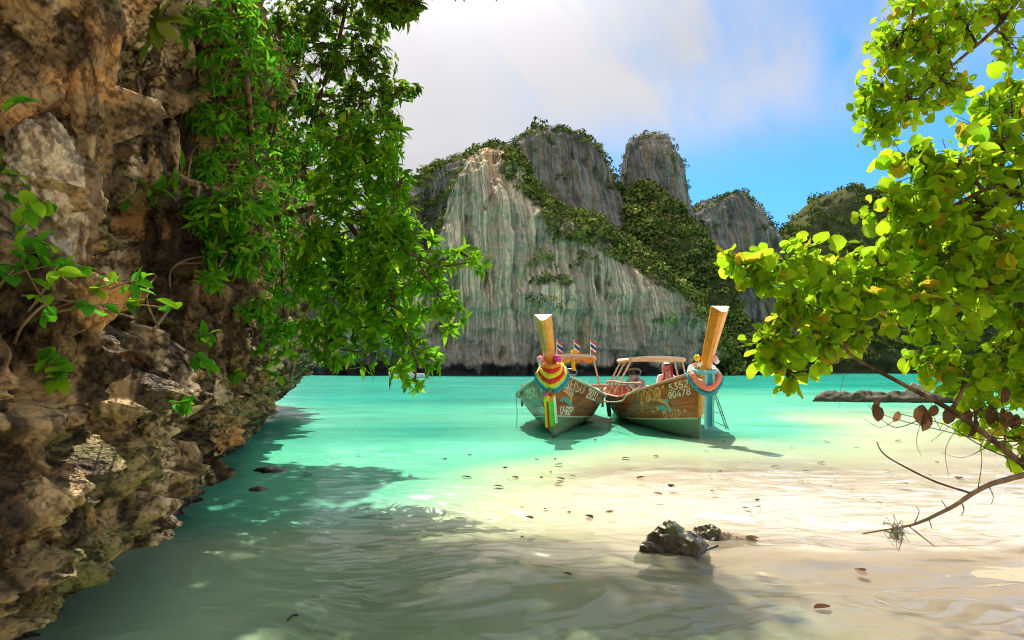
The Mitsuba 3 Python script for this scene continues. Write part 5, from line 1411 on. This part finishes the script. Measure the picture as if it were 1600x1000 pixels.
def crag(pts, seed, amp, step=0.03):
    h = m3.Manifold.hull_points(np.array(pts, float)).refine_to_length(step).to_mesh()
    t = trimesh.Trimesh(h.vert_properties[:, :3], h.tri_verts)
    trimesh.smoothing.filter_taubin(t, 0.5, -0.53, 3)
    v, n = t.vertices.copy(), t.vertex_normals
    t.vertices = v + n * ((npfbm(v / amp * 0.45 + seed, 4, seed) - 0.5) * amp + (npfbm(v / amp * 2.0 + seed, 3, seed + 3) - 0.5) * amp * 0.45 + ridged(v / amp * 0.8 + seed, 2, seed + 5) * amp * 0.16)[:, None]
    return t


c = at(1060, 858, 6.0) * [1, 1, 0]
solo('boulder', crag(c + np.array([(-0.38, 0.05, -0.1), (-0.34, 0.0, 0.04), (-0.22, 0.05, 0.13), (-0.08, 0.03, 0.245), (-0.02, 0.10, 0.235), (0.14, 0.08, 0.14), (0.30, 0.0, -0.1), (0.30, 0.10, 0.05), (0.12, -0.22, -0.1), (0.10, -0.18, 0.10), (-0.1, -0.16, -0.08), (-0.12, 0.35, -0.1), (0.2, 0.36, -0.1)]), 3, 0.12, 0.013), 'm_rock',
     'dark wet pointed boulder standing out of the shallow water', 'rock', smooth=40)
c = at(1105, 838, 6.5) * [1, 1, 0]
solo('boulder', crag(c + np.array([(-0.18, 0, -0.08), (-0.1, 0.1, 0.10), (0.05, 0.05, 0.12), (0.12, 0, 0.09), (0.2, 0.1, -0.08), (0, 0.25, -0.08), (0.0, -0.12, -0.06)]), 9, 0.06, 0.016), 'm_rock', 'low brown rock just behind the pointed boulder', 'rock', smooth=40)
c = at(1140, 838, 6.5) * [1, 1, 0]
solo('flat_rock', crag(c + np.array([(-0.16, 0.02, -0.05), (-0.1, 0, 0.055), (0.1, 0.03, 0.04), (0.26, 0.02, -0.01), (0.28, 0.05, -0.05), (0, 0.2, -0.05), (-0.05, -0.08, -0.05), (0.12, -0.05, 0.0)]), 14, 0.045, 0.014), 'm_pale_rock', 'flat pebbly rock trailing off behind the pointed boulder', 'rock', smooth=40)
# the reef on the far right
for i, (px, py, D, w, h) in enumerate(((1308, 627, 34, 1.45, 0.62), (1358, 628, 33.5, 1.25, 0.66), (1405, 629, 33.5, 1.3, 0.6), (1450, 629, 33.5, 1.5, 0.66))):
    c = at(px, py, D) * [1, 1, 0]
    solo('reef_rock', crag(c + np.array([(-w, 0, -0.3), (-w * 0.8, 0, h * 0.45), (-w * 0.2, 0.2, h), (w * 0.5, 0.1, h * 0.8), (w, 0, h * 0.5), (w, 0, -0.3), (0, 1.0, -0.3), (0, -0.6, -0.3), (-w * 0.4, -0.4, h * 0.3), (w * 0.5, -0.4, h * 0.3)]), 30 + i, 0.36, 0.09), 'm_reef',
         f'dark low reef rock across the water, {("outermost on the left", "second from the left end", "third from the left end", "behind the leafy branch at the right end")[i]}', 'rock', 'row of reef rocks', smooth=40)
c = at(1430, 612, 35.5)
solo('reef_rock', crag(c * [1, 1, 0] + np.array([(-0.7, 0, -0.3), (-0.6, 0, 0.55), (-0.1, 0, 1.0), (0.6, 0, 0.75), (0.9, 0, -0.3), (0, 0.9, -0.3), (0, -0.4, 0.2)]), 41, 0.22, 0.08), 'm_pale_rock', 'pale pinkish rock standing above the dark reef rocks', 'rock', smooth=40)
for i, (px, py, D, w, d, lab) in enumerate(((760, 665, 19.5, 0.75, 0.45, 'dark submerged rock showing as a smudge in the pale water left of the boats'), (1210, 687, 16.5, 0.45, 0.3, 'dark submerged rock in the shallow water right of the boats'), (425, 740, 10.8, 0.5, 0.4, 'dark rock awash at the foot of the left cliff'), (400, 775, 9.0, 0.25, 0.2, 'small dark rock awash at the cliff foot, nearer than the other'), (470, 668, 17.5, 1.6, 0.5, 'long dark submerged rock off the left cliff'))):
    c = at(px, py, D) * [1, 1, 0]
    tp = 0.035 if i in (2, 3) else -0.07
    solo('submerged_rock', crag(c + np.array([(-w, 0, -0.4), (w, 0, -0.4), (0, d, -0.4), (0, -d, -0.4), (-w * 0.6, 0, tp), (w * 0.6, 0.05, tp - 0.01), (0, d * 0.5, tp + 0.01), (0.1, -d * 0.5, tp - 0.015)]), 50 + i, 0.10, 0.05), 'm_rock', lab, 'rock', smooth=40)
c = at(6, 932, 3.95)
solo('pale_stone', lump(c, (0.13, 0.14, 0.13), 12, 0.22, sub=5), 'm_pale_rock', 'rounded pale stone low on the left edge of the picture', 'stone', smooth=True)

# leaves adrift on the water
g = np.random.default_rng(31)
spots = [(870, 752), (880, 762), (930, 690), (890, 745), (1008, 745), (1020, 774), (1110, 742), (1112, 770), (1190, 789), (1160, 790), (1334, 768), (1420, 759), (1300, 760), (1220, 728), (1128, 735), (1100, 705), (1166, 720), (1255, 735), (1290, 722), (1380, 735),
         (1345, 700), (1410, 690), (960, 790), (915, 800), (850, 790), (820, 797), (880, 725), (868, 715), (790, 727), (800, 745), (730, 710), (690, 716), (640, 742), (720, 745), (560, 712), (475, 742), (1130, 690), (1020, 712), (985, 716), (835, 716), (770, 765),
         (1050, 760), (1240, 700), (1285, 690), (1460, 720), (1500, 745), (1350, 884), (1298, 950), (880, 895), (1165, 835), (1072, 862)]
for _ in range(22):
    spots.append((g.uniform(780, 1560), g.uniform(692, 840) if g.uniform() < 0.8 else g.uniform(690, 760)))
made = {}
for i, (px, py) in enumerate(spots):
    D = EYE / ((py - 579) / FPX)
    p = at(px, py, D)
    z = float(swell(np.array([[p[0]]]), np.array([[p[1]]]))[0, 0])
    s = (g.uniform(0.06, 0.13) if i < 51 else g.uniform(0.04, 0.08)) * (1.35 if D > 8 else 1)
    k = (g.integers(2), g.integers(5))
    if k not in made:
        v, f = LEAF['oval'][k[0]]
        made[k] = mikit.ply(tm(v * [1, 1, 0.5], f), 'm_leaf', True, color=np.array(PALETTE['dry'][k[1]] if i % 3 else (0.06, 0.04, 0.02))[None].repeat(len(v), 0))
    a = g.uniform(0, 6.3)
    R = np.array([[math.cos(a), -math.sin(a), 0], [math.sin(a), math.cos(a), 0], [0, 0, 1]])
    solo('fallen_leaf', made[k], 'm_leaf', 'small brown fallen leaf floating on the shallow water', 'leaf', 'fallen leaves on the water', to=mat4(R * s, [p[0], p[1], z + 0.012 + 0.12 * s]))
p = at(455, 968, 4.28)
solo('driftwood', tube(curve([p + [-0.02, -0.02, 0.0], p + [0.0, 0.01, 0.02], p + [0.025, 0.05, 0.012]], 8), np.linspace(0.004, 0.007, 8), 6), 'm_black', 'tiny dark splinter of driftwood in the murky water near the bottom left', 'twig', smooth=True)
p = at(1110, 861, 5.75)
solo('driftwood', tube(curve([p + [-0.05, -0.03, 0.01], p + [0, 0, 0.02], p + [0.08, 0.05, 0.03]], 8), np.linspace(0.004, 0.010, 8), 6), 'm_black', 'short black stick floating in front of the pointed boulder', 'twig', smooth=True)
